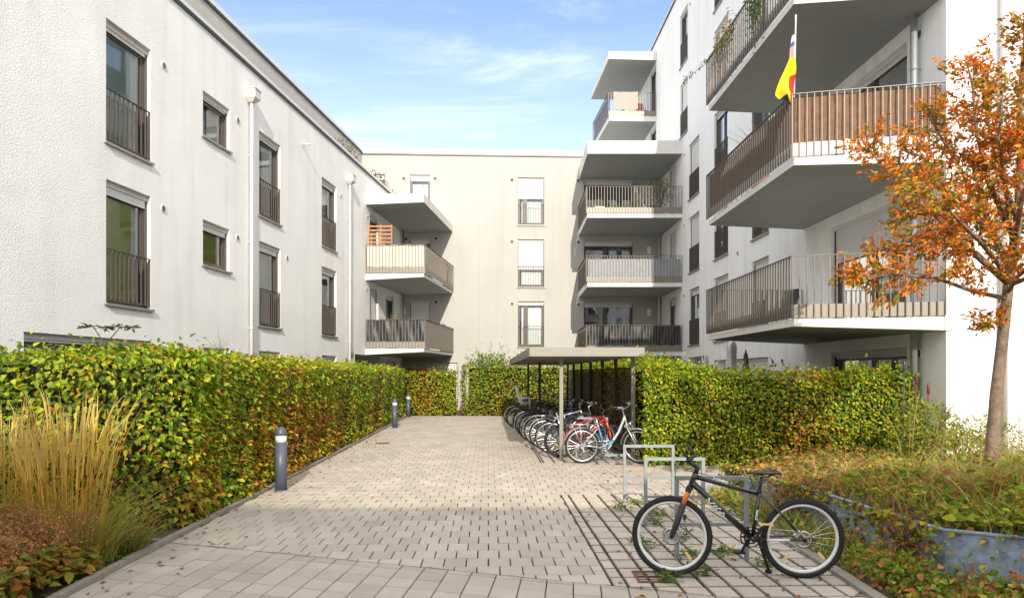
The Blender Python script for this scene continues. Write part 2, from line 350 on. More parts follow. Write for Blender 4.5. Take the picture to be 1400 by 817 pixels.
# ================================================================== ground, paving, kerbs
b = MB(); b.quad((-300, -300, -.06), (300, -300, -.06), (300, 300, -.06), (-300, 300, -.06))
structure(b.build('ground', 'ground', local=True))
def kx(z): return -3.41-.0335*(z-5.53)          # inner edge of the left kerb
b = MB()
b.add([(-4.2, 2.0, -.022), (8.0, 2.0, -.022), (8.0, 13.2, -.022), (3.6, 13.2, -.022), (2.9, 28.6, -.022), (kx(28.6)-.02, 28.6, -.022), (kx(5.5)-.02, 5.5, -.022)], [(0, 1, 2, 3, 4, 5, 6)])
structure(b.build('paving_bed', 'joint', local=True))

def clip(poly, region):       # convex clip
    out = poly
    for i in range(len(region)):
        a = region[i]; c = region[(i+1) % len(region)]; inp = out; out = []
        def sd(p): return (c[0]-a[0])*(p[1]-a[1])-(c[1]-a[1])*(p[0]-a[0])
        for j in range(len(inp)):
            p = inp[j]; q = inp[(j+1) % len(inp)]; sp = sd(p); sq = sd(q)
            if sp >= 0: out.append(p)
            if (sp >= 0) != (sq >= 0):
                t = sp/(sp-sq); out.append((p[0]+(q[0]-p[0])*t, p[1]+(q[1]-p[1])*t))
        if len(out) < 3: return []
    return out
def area(p): return abs(sum(p[i][0]*p[(i+1) % len(p)][1]-p[(i+1) % len(p)][0]*p[i][1] for i in range(len(p))))/2
def pavers(mb, region, uax, vax, o, bu, bv, ju, jv, stag, zvar=.0016, bev=.005):
    det = uax[0]*vax[1]-uax[1]*vax[0]
    uv = [(((x-o[0])*vax[1]-(y-o[1])*vax[0])/det, ((y-o[1])*uax[0]-(x-o[0])*uax[1])/det) for x, y in region]
    i0 = int(min(p[0] for p in uv)/bu)-2; i1 = int(max(p[0] for p in uv)/bu)+2; j0 = int(min(p[1] for p in uv)/bv)-2; j1 = int(max(p[1] for p in uv)/bv)+2
    for j in range(j0, j1):
        for i in range(i0, i1):
            u0 = i*bu+(stag*bu if j % 2 else 0); v0 = j*bv
            q = [(u0+ju/2, v0+jv/2), (u0+bu-ju/2, v0+jv/2), (u0+bu-ju/2, v0+bv-jv/2), (u0+ju/2, v0+bv-jv/2)]
            P = [(o[0]+uax[0]*a+vax[0]*c+random.uniform(-1, 1)*.0012, o[1]+uax[1]*a+vax[1]*c+random.uniform(-1, 1)*.0012) for a, c in q]
            P = clip(P, region)
            if len(P) < 3 or area(P) < .002: continue
            cx = sum(p[0] for p in P)/len(P); cy = sum(p[1] for p in P)/len(P); n = len(P)
            z = random.uniform(-1, 1)*zvar; tx = random.uniform(-1, 1)*.004; ty = random.uniform(-1, 1)*.004
            vs = [(p[0], p[1], -.03) for p in P]+[(p[0], p[1], z-bev*.8) for p in P]
            for p in P:
                dx_, dy_ = cx-p[0], cy-p[1]; d = math.hypot(dx_, dy_) or 1; k = bev*1.5/d
                vs.append((p[0]+dx_*k, p[1]+dy_*k, z+tx*(p[0]-cx)+ty*(p[1]-cy)))
            fs = [tuple(range(2*n, 3*n))]
            for e in range(n):
                g = (e+1) % n; fs += [(e, g, n+g, n+e), (n+e, n+g, 2*n+g, 2*n+e)]
            mb.add(vs, fs)
YU, YV = (1, .034), (-.034, 1)
def bx(z): return .68-.03*(z-9.9)               # left edge of the bicycle bays
def nb(x): return 5.85-.336*x                   # seam towards the pavement of the street
def rx(z): return 2.80 if z < 9.6 else 2.80+(z-9.6)*.60
mainp = MB()
E = .004
pavers(mainp, [(kx(7.0)+E, nb(kx(7))+.03), (bx(5.6)-E, nb(.8)+.02), (bx(9.9)-E, 9.9), (kx(9.9)+E, 9.9)], YU, YV, (0, 0), .2, .28, .011, .010, .5)
pavers(mainp, [(kx(9.9)+E, 9.9+E), (4.7, 9.9+E), (5.0, 13.3), (kx(13.3)+E, 13.3)], YU, YV, (0, 0), .2, .28, .008, .007, .5)
pavers(mainp, [(kx(13.3)+E, 13.3+E), (.55, 13.3+E), (.07, 28.3), (kx(28.3)+E, 28.3)], YU, YV, (0, 0), .2, .28, .008, .007, .5)
structure(mainp.build('yard_paving', 'pave', local=True))
b = MB()
pavers(b, [(bx(5.6)+.02, nb(.82)+.03), (2.79, nb(2.79)+.03), (2.79, 9.88), (bx(9.9)+.02, 9.88)], YU, YV, (.1, .02), .205, .275, .031, .040, 0, .003)
pavers(b, [(.58, 13.33), (2.62, 13.33), (2.2, 27.0), (.12, 27.0)], YU, YV, (.04, .02), .205, .275, .034, .022, 0, .003)
structure(b.build('bay_paving', 'pave3', local=True))
b = MB()
pavers(b, [(kx(2.6)+E, 2.6), (7.6, 2.6), (4.2, nb(4.2)), (kx(6.99)+E, nb(kx(6.99)))], (1, -.30), (.09, 1), (0, .1), .212, .24, .009, .007, .0, .002)
structure(b.build('street_paving', 'pave2', local=True))
# kerbs: one metre stones
def kerb(pts, w, h, n):
    mb = MB()
    for (p, q) in zip(pts, pts[1:]):
        p = Vector((*p, 0)); q = Vector((*q, 0)); ln = (q-p).length; k = max(1, round(ln)); sd = (q-p).normalized().cross(Vector((0, 0, 1)))
        for i in range(k):
            a = p.lerp(q, i/k+.004/ln); c = p.lerp(q, (i+1)/k-.004/ln); t = random.uniform(-.004, .004)
            mb.hexa([a-sd*0+Vector((0, 0, -.1)), c+Vector((0, 0, -.1)), c-sd*w+Vector((0, 0, -.1)), a-sd*w+Vector((0, 0, -.1)),
                     a+Vector((0, 0, h+t)), c+Vector((0, 0, h+t)), c-sd*w+Vector((0, 0, h+t)), a-sd*w+Vector((0, 0, h+t))])
    structure(mb.build(n, 'kerb', local=True))
kerb([(kx(4.2), 4.2), (kx(28.6), 28.6)], .075, .04, 'kerb')
kerb([(-3.56, 7.08), (-8, 7.25)], .07, .03, 'bed_edging')
kerb([(2.93, 9.6), (2.80, 5.0), (2.95, 3.6)][::1], -.10, .035, 'bay_kerb')
kerb([(4.8, 12.55), (2.6, 12.62)], -.08, .03, 'hedge_kerb')
b = MB(); b.quad((-9, 3.5, .0), (kx(3.5)-.09, 3.5, .0), (kx(28.4)-.09, 28.4, .0), (-9, 28.4, .0))
b.quad((-5, 28.4, .0), (3.0, 28.4, .0), (3.0, 32.7, .0), (-5, 32.7, .0))
b.quad((2.6, 12.55, -.004), (7.6, 12.55, -.004), (7.3, 32.7, -.004), (2.0, 32.7, -.004))
structure(b.build('garden_soil', 'soil', local=True))
# raised bed on the right: a sloping sheet of soil behind the steel edging
WALLP = [(2.98, 9.7), (3.12, 8.5), (3.28, 7.65), (3.37, 6.6), (3.46, 5.95), (3.50, 5.62), (3.92, 5.36), (4.7, 5.15), (6.5, 4.7)]
def wallx(y):
    for (a, c) in zip(WALLP, WALLP[1:]):
        if a[1] >= y >= c[1]: return a[0]+(c[0]-a[0])*(a[1]-y)/(a[1]-c[1])
    return 2.98 if y > 9.7 else 6.5
def bedh(x, y):
    if y > 9.7:
        e = min(1, max(0, (x-2.98-(y-9.7)*.6)/1.2)); f = min(1, max(0, (12.6-y)/2.5)); base = .04+.13*e*(.25+.75*f)
    else:
        d = x-wallx(y)
        if d < 0: return .01+.03*max(0, 1+d/.5)
        base = (.42+.10*min(1, d/2.5))*min(1, max(.3, 1-(y-7.4)/3.2))
    return base+.03*wob(x*2, y*2, 0, 1.)
b = MB(); nx, ny = 60, 90; ys = [4.72+(12.55-4.72)*j/ny for j in range(ny+1)]; ds = [9.5*(i/nx)**1.7 for i in range(nx+1)]
def bx0(y): return wallx(y)+.012 if y < 9.7 else 2.98+(y-9.7)*.6
b.add([(bx0(y)+d, y, bedh(bx0(y)+d, y)) for y in ys for d in ds], [(j*(nx+1)+i, j*(nx+1)+i+1, (j+1)*(nx+1)+i+1, (j+1)*(nx+1)+i) for j in range(ny) for i in range(nx)], True)
b.add([(x, y, .0) for y in (3.4, 5.0, 7.0, 9.6) for x in (2.84,)]+[(12, 3.4, .01), (7.5, 4.6, .01), (3.45, 7.0, .01), (3.05, 9.6, .01)], [(0, 4, 5, 1), (1, 5, 6, 2), (2, 6, 7, 3)])
structure(b.build('planting_bed', 'soil', local=True))
# steel edging of the raised bed
t = thing('retaining_wall', (3.4, 6.5, 0), 'blue grey steel sheet edging that holds back the overgrown raised bed', 'retaining wall')
for k, (p, q) in enumerate(zip(WALLP, WALLP[1:])):
    if k in (3,): q = (q[0], q[1]+.06)
    sb = MB(); sb.bar((p[0], p[1], .20), (q[0], q[1], .20), .012, .50+.0*k)
    sb.bar((p[0]-.012, p[1], .445), (q[0]-.012, q[1], .445), .045, .014); sb.build('steel_sheet', 'steelwall', t)

# ================================================================== walls with real openings
def wall(mb, F, a0, a1, w0, w1, ops, rev=.20, room=1.0, rm=1):
    A = sorted({a0, a1, *[o[0] for o in ops], *[o[1] for o in ops]}); Wl = sorted({w0, w1, *[o[2] for o in ops], *[o[3] for o in ops]})
    A = [a for a in A if a0 <= a <= a1]; Wl = [w for w in Wl if w0 <= w <= w1]
    for i in range(len(A)-1):
        for j in range(len(Wl)-1):
            ca = (A[i]+A[i+1])/2; cw = (Wl[j]+Wl[j+1])/2
            if any(o[0] < ca < o[1] and o[2] < cw < o[3] for o in ops): continue
            mb.mi = 0; mb.quad(F(A[i], 0, Wl[j]), F(A[i+1], 0, Wl[j]), F(A[i+1], 0, Wl[j+1]), F(A[i], 0, Wl[j+1]))
    for o in ops:
        p, q, l, h = o[:4]; r = o[4] if len(o) > 4 else rev; rd = o[5] if len(o) > 5 else room
        mb.mi = 0
        mb.quad(F(p, 0, l), F(p, -r, l), F(p, -r, h), F(p, 0, h)); mb.quad(F(q, 0, l), F(q, -r, l), F(q, -r, h), F(q, 0, h))
        mb.quad(F(p, 0, h), F(q, 0, h), F(q, -r, h), F(p, -r, h)); mb.quad(F(p, 0, l), F(q, 0, l), F(q, -r, l), F(p, -r, l))
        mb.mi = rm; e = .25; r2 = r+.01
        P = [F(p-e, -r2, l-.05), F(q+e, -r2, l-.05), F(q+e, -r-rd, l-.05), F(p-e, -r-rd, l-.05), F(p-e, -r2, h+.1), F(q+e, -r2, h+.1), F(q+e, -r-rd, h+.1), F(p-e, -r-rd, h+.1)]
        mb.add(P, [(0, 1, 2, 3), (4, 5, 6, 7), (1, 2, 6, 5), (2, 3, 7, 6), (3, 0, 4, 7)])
        mb.mi = 0
def rail_bars(mb, pts, z0, z1, step=.125, bw=.022, bd=.011, top=True, ends=True):
    for p, q in zip(pts, pts[1:]):
        p = Vector((p[0], p[1], 0)); q = Vector((q[0], q[1], 0)); d = q-p; ln = d.length; d.normalize(); sd = Vector((d.y, -d.x, 0)); n = max(1, round(ln/step))
        for i in range(n+1):
            c = p+d*(ln*i/n); a = d*bw/2; e = sd*bd/2
            mb.hexa([c-a-e+Vector((0, 0, z0)), c+a-e+Vector((0, 0, z0)), c+a+e+Vector((0, 0, z0)), c-a+e+Vector((0, 0, z0)),
                     c-a-e+Vector((0, 0, z1)), c+a-e+Vector((0, 0, z1)), c+a+e+Vector((0, 0, z1)), c-a+e+Vector((0, 0, z1))])
        if top: mb.bar(p+Vector((0, 0, z1)), q+Vector((0, 0, z1)), .045, .012)
def window(bld, F, a0, a1, w0, w1, leaves=1, sh=0., rail=True, sill=True, glass='glass', inside=None, rev=.20, frm='frame', name='window', mesh=False, shs=None, split=None):
    """frame with its panes, roller shutter (sh = share lowered), sill and French-window railing"""
    fw = .055; fo = MB(); v0, v1 = -rev+.005, -rev+.07
    bh = .10                                                   # shutter head
    top = w1-bh
    fo.fbox(F, a0, a0+fw, v0, v1, w0, top); fo.fbox(F, a1-fw, a1, v0, v1, w0, top); fo.fbox(F, a0+fw, a1-fw, v0, v1, w0, w0+fw+.02); fo.fbox(F, a0+fw, a1-fw, v0, v1, top-fw, top)
    for x in (a0, a1-.03): fo.fbox(F, x, x+.03, v1+.002, v1+.055, w0, top)   # shutter guides
    sp = split or [a0+(a1-a0)*k/leaves for k in range(1, leaves)]
    ed = [a0+fw]+list(sp)+[a1-fw]
    for x in sp: fo.fbox(F, x-.05, x+.05, v0-.002, v1+.012, w0+fw+.02, top-fw)
    fr = fo.build(name, frm, bld)
    for p, q in zip(ed, ed[1:]):
        lf = MB(); p2 = p+(.0 if p == ed[0] else .05); q2 = q-(.0 if q == ed[-1] else .05); z0, z1 = w0+fw+.02, top-fw; s = .05
        lf.fbox(F, p2, p2+s, v0+.01, v1-.012, z0, z1); lf.fbox(F, q2-s, q2, v0+.01, v1-.012, z0, z1); lf.fbox(F, p2+s, q2-s, v0+.01, v1-.012, z0, z0+s); lf.fbox(F, p2+s, q2-s, v0+.01, v1-.012, z1-s, z1)
        lf.build('sash', frm, fr)
        pb = MB(); vv = (v0+v1)/2; pb.quad(F(p2+s, vv, z0+s), F(q2-s, vv, z0+s), F(q2-s, vv, z1-s), F(p2+s, vv, z1-s)); pb.build('pane', glass, fr)
    hb = MB(); hb.fbox(F, a0+.002, a1-.002, v1-.03, v1+.05, top+.002, w1-.004); hb.build('shutter_box', 'shutbox', fr)
    for k, (p, q) in enumerate(zip(ed, ed[1:])):
        s = (shs[k] if shs else sh)
        if s > 0:
            sb = MB(); sb.fbox(F, p-.02 if k else a0+.03, q+.02 if k < len(ed)-2 else a1-.03, v1+.018, v1+.030, top-(top-w0-.02)*s, top); sb.build('roller_shutter', 'shutter', fr)
    if inside:
        cb_ = MB()
        for (m_, x0, x1, q0, q1, dv) in inside:               # (material, share of width from..to, share of height from..to, depth)
            X0 = a0+(a1-a0)*x0; X1 = a0+(a1-a0)*x1; Z0 = w0+(w1-w0)*q0; Z1 = w0+(w1-w0)*q1
            cb_ = MB()
            if m_ == 'curtain':
                n = max(6, int((X1-X0)/.035)); vs = []
                for i in range(n+1):
                    x = X0+(X1-X0)*i/n; dd = -rev-dv+.022*math.sin(i*1.9)+.01*math.sin(i*.7)
                    vs += [F(x, dd, Z0), F(x, dd, Z1)]
                cb_.add(vs, [(2*i, 2*i+2, 2*i+3, 2*i+1) for i in range(n)], True)
            else: cb_.quad(F(X0, -rev-dv, Z0), F(X1, -rev-dv, Z0), F(X1, -rev-dv, Z1), F(X0, -rev-dv, Z1))
            cb_.build('curtain' if m_ == 'curtain' else 'blind', m_, fr)
    if sill:
        s_ = MB(); s_.fbox(F, a0-.05, a1+.05, -rev+.02, .05, w0-.035, w0-.005); s_.fbox(F, a0-.05, a1+.05, .052, .056, w0-.05, w0-.003); s_.build('sill', 'sill', fr)
    if rail:
        rb = MB(); z0, z1 = w0+.07, w0+.98; n = round((a1-a0-.04)/(.05 if mesh else .125))
        for i in range(n+1):
            x = a0+.02+(a1-a0-.04)*i/n; rb.fbox(F, x-.006, x+.006, -.035, -.005, z0, z1)
        rb.fbox(F, a0+.012, a1-.012, -.04, 0, z1, z1+.012); rb.fbox(F, a0+.012, a1-.012, -.04, 0, z0-.012, z0)
        rb.build('railing', 'frame', fr)
    return fr
def vent(bld, F, a, w, r=.075):
    mb = MB(); c = Vector(F(a, 0, w)); ax = Vector((F.n[0], F.n[1], 0))
    mb.mi = 0; mb.lathe(c+ax*.003, [(r*.72, .0), (r, .0), (r, .014), (r*.8, .018), (r*.78, .009)], 20, ax)
    mb.mi = 1; mb.lathe(c+ax*.012, [(r*.77, 0), (r*.77, .004)], 16, ax)
    up = Vector((0, 0, 1)); sd = up.cross(ax)
    for k in range(-3, 4):
        h = math.sqrt(max(0, .49-(k/3.6)**2*.49))*r
        mb.bar(c+ax*.022+sd*(k*r*.19)-up*h, c+ax*.022+sd*(k*r*.19)+up*h, .004, .01, ax)
    return mb.build('vent', ['vent', 'ventd'], bld)
def downpipe(bld, F, a, w0, w1, r=.05, hop=True, off=.09, m='whitepipe'):
    mb = MB(); mb.tube([F(a, off, w0), F(a, off, w1)], r, 14)
    for k in range(int((w1-w0)/2.2)+1):
        z = w0+.6+k*2.2
        if z < w1: mb.tube([F(a, off, z), F(a, off, z+.03)], r+.008, 14); mb.bar(F(a, 0, z+.015), F(a, off, z+.015), .012, .02)
    if hop:
        mb.hexa([F(a-.07, .02, w1), F(a+.07, .02, w1), F(a+.07, .15, w1), F(a-.07, .15, w1), F(a-.15, .005, w1+.10), F(a+.15, .005, w1+.10), F(a+.15, .26, w1+.10), F(a-.15, .26, w1+.10)])
        mb.fbox(F, a-.15, a+.15, .005, .26, w1+.102, w1+.31); mb.fbox(F, a-.17, a+.17, .003, .28, w1+.312, w1+.325)
    return mb.build('downpipe', m, bld)
def balcony(bld, poly, zt, th_out, th_in, rail, inner, kick=(.02, .26), solid=None, nobar=(), name='balcony', height=1.13, bars=True, m='concrete', kickm='bronze2', bw=.022, bd=.011):
    """poly: plan corners, inner: indices of those at the wall (thicker slab); rail: polyline of the railing; solid: segments closed by a full sheet"""
    mb = MB(); n = len(poly)
    bot = [zt-(th_in if i in inner else th_out) for i in range(n)]
    v = [(p[0], p[1], bot[i]) for i, p in enumerate(poly)]+[(p[0], p[1], zt) for p in poly]
    mb.mi = 0; mb.add(v, [tuple(range(n, 2*n))]+[(i, (i+1) % n, n+(i+1) % n, n+i) for i in range(n)])
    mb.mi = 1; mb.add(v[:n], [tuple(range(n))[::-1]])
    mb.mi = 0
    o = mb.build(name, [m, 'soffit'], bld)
    if rail:
        rb = MB(); rail_bars(rb, rail, zt+.02, zt+height, bw=bw, bd=bd); rb.build('railing', 'bronze', o)
        for k, (p, q) in enumerate(zip(rail, rail[1:])):
            p = Vector((*p, 0)); q = Vector((*q, 0)); d = (q-p).normalized(); sd = Vector((d.y, -d.x, 0)); c = Vector((sum(x[0] for x in poly)/n, sum(x[1] for x in poly)/n, 0))
            if (c-p).dot(sd) < 0: sd = -sd
            full = solid and k in solid
            z0, z1 = (zt+.03, zt+height-.02) if full else (zt+kick[0], zt+kick[1])
            kb = MB(); a = p+sd*.03+d*.01; e = q+sd*.03-d*.01
            kb.bar(a+Vector((0, 0, (z0+z1)/2)), e+Vector((0, 0, (z0+z1)/2)), .006, z1-z0)
            kb.build('side_panel' if full else 'kick_panel', kickm, o)
    return o
# ================================================================== left building
LB = thing('apartment_building', (-6, 18, 0), 'white rendered apartment block with a set back top floor, along the long clipped hedge', 'building')
T1, T2 = (5.88, 8.11), (2.98, 5.21)
tall = [(12.50, 13.77), (18.29, 19.55), (22.57, 23.87)]
ops = [(a, c, l, h) for a, c in tall for l, h in (T1, T2)]+[(15.63, 16.79, 7.06, 8.08), (15.63, 16.79, 4.16, 5.18), (15.63, 16.79, 1.26, 2.30)]
ops += [(10.68, 13.76, .25, 2.35), (18.29, 19.55, .25, 2.31), (22.57, 23.87, .25, 2.31)]
ops += [(25.75, 28.9, .0, 2.44, 1.3, .5)]
ops += [(27.5, 28.6, f+.05, f+2.45) for f in (2.69, 5.59)]+[(29.7, 30.9, f+.05, f+2.45) for f in (2.69, 5.59)]+[(29.9, 31.2, .25, 2.3)]
b = MB(); wall(b, FL, 1.5, 32.6, 0, 9.57, ops)
b.quad(FL(1.5, 0, 0), FL(1.5, -9, 0), FL(1.5, -9, 9.57), FL(1.5, 0, 9.57))
b.build('wall', ['white', 'room'], LB)
b = MB(); b.fbox(FL, 1.5, 32.6, -.30, .05, 9.575, 9.66); b.mi = 1; b.fbox(FL, 1.5, 32.6, .012, .046, 9.50, 9.572); b.build('coping', ['coping', 'dark'], LB)
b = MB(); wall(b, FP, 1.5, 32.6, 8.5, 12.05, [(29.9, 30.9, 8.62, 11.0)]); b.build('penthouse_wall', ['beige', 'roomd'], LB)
b = MB(); b.fbox(FP, 1.5, 32.6, -.30, .06, 12.055, 12.20); b.mi = 1; b.fbox(FP, 1.5, 32.6, .012, .055, 11.98, 12.052); b.build('coping', ['coping', 'dark'], LB)
b = MB(); b.quad(FL(1.5, -.28, 8.5), FL(32.6, -.28, 8.5), FL(32.6, -3, 8.5), FL(1.5, -3, 8.5)); b.quad(FL(1.5, -.3, 8.5), FL(32.6, -.3, 8.5), FL(32.6, -.3, 9.6), FL(1.5, -.3, 9.6)); b.build('terrace', 'concrete', LB)
b = MB(); b.quad(FP(1.5, -.28, 12.1), FP(32.6, -.28, 12.1), FP(32.6, -9, 12.1), FP(1.5, -9, 12.1)); b.build('roof', 'concrete', LB)
tb = [('blindteal', 0, .76, 0, 1, .02), ('curtain', .70, 1, 0, 1, .05)]; gb = [('blindgreen', 0, .78, 0, 1, .02), ('curtain', .72, 1, 0, 1, .05)]
cu = [('curtain', 0, .45, 0, 1, .08)]; cu2 = [('curtain', .05, .95, 0, 1, .10)]
window(LB, FL, *tall[0], *T1, 1, .03, inside=tb); window(LB, FL, *tall[0], *T2, 1, .07, inside=gb)
window(LB, FL, 15.63, 16.79, 7.06, 8.08, 1, .04, False, inside=[('blindteal', 0, .6, 0, 1, .1), ('curtain', .5, 1, 0, 1, .06)]); window(LB, FL, 15.63, 16.79, 4.16, 5.18, 1, .12, False, inside=gb)
window(LB, FL, 15.63, 16.79, 1.26, 2.30, 1, .3, False)
window(LB, FL, *tall[1], *T1, 1, .03, inside=[('curtain', .55, 1, 0, 1, .08)]); window(LB, FL, *tall[1], *T2, 1, .06, inside=cu2)
window(LB, FL, *tall[2], *T1, 1, .05, inside=[('curtain', .0, .9, 0, 1, .12)]); window(LB, FL, *tall[2], *T2, 1, .05, inside=[('curtain', .0, .6, 0, 1, .12)])
window(LB, FL, 10.68, 13.76, .25, 2.35, 2, .02, False, inside=[('blindteal', 0, .48, 0, 1, .1), ('curtain', .8, 1, 0, 1, .1)])
window(LB, FL, 18.29, 19.55, .25, 2.31, 1, .05, False, inside=cu); window(LB, FL, 22.57, 23.87, .25, 2.31, 1, .05, False, inside=cu)
for f in (2.69, 5.59):
    window(LB, FL, 27.5, 28.6, f+.05, f+2.45, 1, 1. if f < 3 else .04, False, False, 'glassd'); window(LB, FL, 29.7, 30.9, f+.05, f+2.45, 1, .05 if f < 3 else .25, False, False, 'glassd')
window(LB, FL, 29.9, 31.2, .25, 2.3, 1, .1, False, False)
window(LB, FP, 29.9, 30.9, 8.62, 11.0, 1, .05, False, True, 'glassd')
for px, py in ((223.3, 90), (222.5, 285), (324.6, 164.5), (324.3, 325), (392, 352.6), (465.7, 268), (324.6, 482.7), (392, 487), (502, 296), (500.5, 395)):
    z = zl(px); vent(LB, FL, z, CAMH+(HOR-py)/FOC*z)
downpipe(LB, FL, zl(339.5), .05, 8.60, .042); downpipe(LB, FL, zl(475), .05, 8.50, .042); downpipe(LB, FL, 32.0, .05, 8.3, .05, False, .12, 'galv')
z = zl(413.2); b = MB(); b.tube([FL(z, 0, 8.64), FL(z, .27, 8.64)], .03, 10); b.build('overflow_spout', 'coping', LB)
LPOLY = [(-5.684, 27.0), (-3.42, 26.95), (-2.79, 32.58), (-5.06, 32.50)]
LR = [(-5.66, 26.96), (-3.36, 26.91), (-2.74, 32.54)]
balcony(LB, LPOLY, 2.69, .125, .24, LR, (0, 3), solid=(1,)); balcony(LB, LPOLY, 5.59, .125, .24, LR, (0, 3))
balcony(LB, LPOLY, 8.69, .33, .41, None, (0, 3), name='canopy')

# ================================================================== back building
BB = thing('apartment_building', (-1, 33, 0), 'beige rendered apartment block across the back of the yard with flat white edged roof', 'building')
cb = (.276, 1.515); lb = (-4.77, -3.84); rb_ = (3.40, 5.73)
ops = [(*cb, 8.72, 10.95), (*cb, 5.80, 8.04), (*cb, 2.98, 5.12), (*lb, 2.74, 5.14), (*lb, 5.64, 8.04), (*lb, 8.6, 11.02), (-6.5, -5.93, 8.6, 11.02), (-4.77, -2.53, .12, 2.23)]
ops += [(*rb_, f+.05, f+2.4) for f in (2.69, 5.59, 8.49)]+[(*rb_, .05, 2.2)]
b = MB(); wall(b, FB, -9.5, 7.1, 0, 12.0, ops)
b.build('wall', ['beige', 'room'], BB)
b = MB(); b.fbox(FB, -6.95, 7.1, -.3, .05, 12.005, 12.22); b.mi = 1; b.fbox(FB, -6.95, 7.1, .01, .047, 11.93, 12.002); b.build('coping', ['coping', 'frame'], BB)
b = MB(); b.quad(FB(-9, -.28, 12.1), FB(7.1, -.28, 12.1), FB(7.1, -12, 12.1), FB(-9, -12, 12.1)); b.build('roof', 'concrete', BB)
b = MB(); b.fbox(FB, -1.56, -1.545, -.01, .003, .05, 11.92); b.build('expansion_joint', 'bronze2', BB)
wc = [('curtain', .15, 1, 0, 1, .1)]
window(BB, FB, *cb, 8.72, 10.95, 2, .42, inside=wc, split=[.62]); window(BB, FB, *cb, 5.80, 8.04, 1, .62, inside=wc); window(BB, FB, *cb, 2.98, 5.12, 2, .04, inside=wc, split=[.66])
window(BB, FB, *lb, 2.74, 5.14, 1, 1., False, False); window(BB, FB, *lb, 5.64, 8.04, 1, .06, False, False, 'glassd'); window(BB, FB, *lb, 8.6, 11.02, 1, .08, False, True, inside=[('curtain', 0, 1, 0, 1, .1)])
window(BB, FB, -6.5, -5.93, 8.6, 11.02, 1, .06, False, False, 'glassd'); window(BB, FB, -4.77, -2.53, .12, 2.23, 2, .8, False, False)
for f, k in ((2.69, 0), (5.59, 1), (8.49, 2)):
    window(BB, FB, *rb_, f+.05, f+2.4, 2, .06, False, False, 'glassd', inside=[('curtain', .52, .98, 0, .93, .15)] if k != 2 else [('blindteal', .45, 1, .3, .95, .2), ('curtain', .48, .95, .0, .32, .2)], split=[4.42])
window(BB, FB, *rb_, .05, 2.2, 2, .3, False, False, 'glassd')
for px, py in ((552, 244), (595, 244), (555, 327), (596, 326), (552, 413), (596, 413), (634, 499), (700, 246), (700, 330), (700, 415), (790.5, 247), (790.5, 331), (790.5, 416)):
    d = 32.72/(1-.042*(px-CXP)/FOC); vent(BB, FB, (px-CXP)/FOC*d, CAMH+(HOR-py)/FOC*d, .10)
for px, py in ((552, 425), (887, 342), (887, 427), (869, 259)):
    d = 32.72/(1-.042*(px-CXP)/FOC); a = (px-CXP)/FOC*d; w = CAMH+(HOR-py)/FOC*d; b = MB(); b.fbox(FB, a-.08, a+.08, .003, .09, w-.16, w+.16); b.build('wall_lamp', 'lampbox', BB)
downpipe(BB, FB, 6.95, .05, 11.0, .06, False, .12)

# ================================================================== right building
RB = thing('apartment_building', (9, 22, 0), 'tall white rendered apartment block with tiers of railed balconies, behind the autumn tree', 'building')
cA = (zr(956), zr(942)); cA2 = (zr(940.2), zr(929.9)); cC = (zr(995.5), zr(976.5)); cD = (zr(1051), zr(1028)); cP = (13.15, 16.14); cF = (zr(924), zr(914.5)); cU = (zr(897), zr(889))
tops = {1: 5.1, 2: 8.0, 3: 10.95, 4: 13.9, 5: 16.85}
ops = []
for f in (1, 2, 3): ops += [(*cA, tops[f]-2.23, tops[f]), (*cP, tops[f]-2.36, tops[f]), (*cF, tops[f]-2.36, tops[f])]
for f in (4, 5): ops += [(*cA2, tops[f]-2.23, tops[f]), (*cU, tops[f]-2.4, tops[f]+.1)]
for f in (1, 2, 3, 4, 5): ops += [(*cC, tops[f]-2.23, tops[f]), (*cD, tops[f]-2.23, tops[f])]
gD = (zr(1050.5), zr(976)); gE = (26.3, 28.3)
ops += [(*cP, .06, 2.2), (*gD, .06, 2.19), (*gE, 0, 2.38, 1.3, .5)]
b = MB(); wall(b, FR, 12.0, 46, 0, 18.0, ops)
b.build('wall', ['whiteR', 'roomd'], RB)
b = MB(); wall(b, FE, 0, 9, 0, 18.0, []); b.build('end_wall', 'white', RB)
b = MB(); b.quad(FR(12, 0, 17.9), FR(46, 0, 17.9), FR(46, -9, 17.9), FR(12, -9, 17.9)); b.build('roof', 'concrete', RB)
b = MB(); b.fbox(FR, 11.95, 46, -.3, .05, 18.005, 18.10); b.mi = 1; b.fbox(FR, 11.95, 46, .012, .046, 17.93, 18.002); b.build('coping', ['coping', 'dark'], RB)
for f in (1, 2, 3):
    w1 = tops[f]
    window(RB, FR, *cA, w1-2.23, w1, 1, {1: .08, 2: .55, 3: .62}[f], mesh=True, glass='glassd')
    window(RB, FR, *cP, w1-2.36, w1, 2, {1: .34, 2: .04, 3: .3}[f], False, False, 'glassd', split=[14.55], inside=[('curtain', .05, .35, 0, 1, .15)] if f == 1 else None)
    window(RB, FR, *cF, w1-2.36, w1, 1, {1: .12, 2: .97, 3: .97}[f], False, False, 'glassd')
for f in (4, 5):
    window(RB, FR, *cA2, tops[f]-2.23, tops[f], 1, {4: .62, 5: .0}[f], mesh=True, glass='glassd'); window(RB, FR, *cU, tops[f]-2.4, tops[f]+.1, 1, .03, False, False, 'glassd')
for f in (1, 2, 3, 4, 5):
    window(RB, FR, *cC, tops[f]-2.23, tops[f], 2 if f in (2, 3) else 1, {1: .9, 2: .1, 3: .05, 4: .6, 5: .1}[f], glass='glassd', inside=[('curtain', 0, .4, 0, 1, .1)] if f == 3 else None); window(RB, FR, *cD, tops[f]-2.23, tops[f], 1, {1: .95, 2: .1}.get(f, .4), glass='glassd')
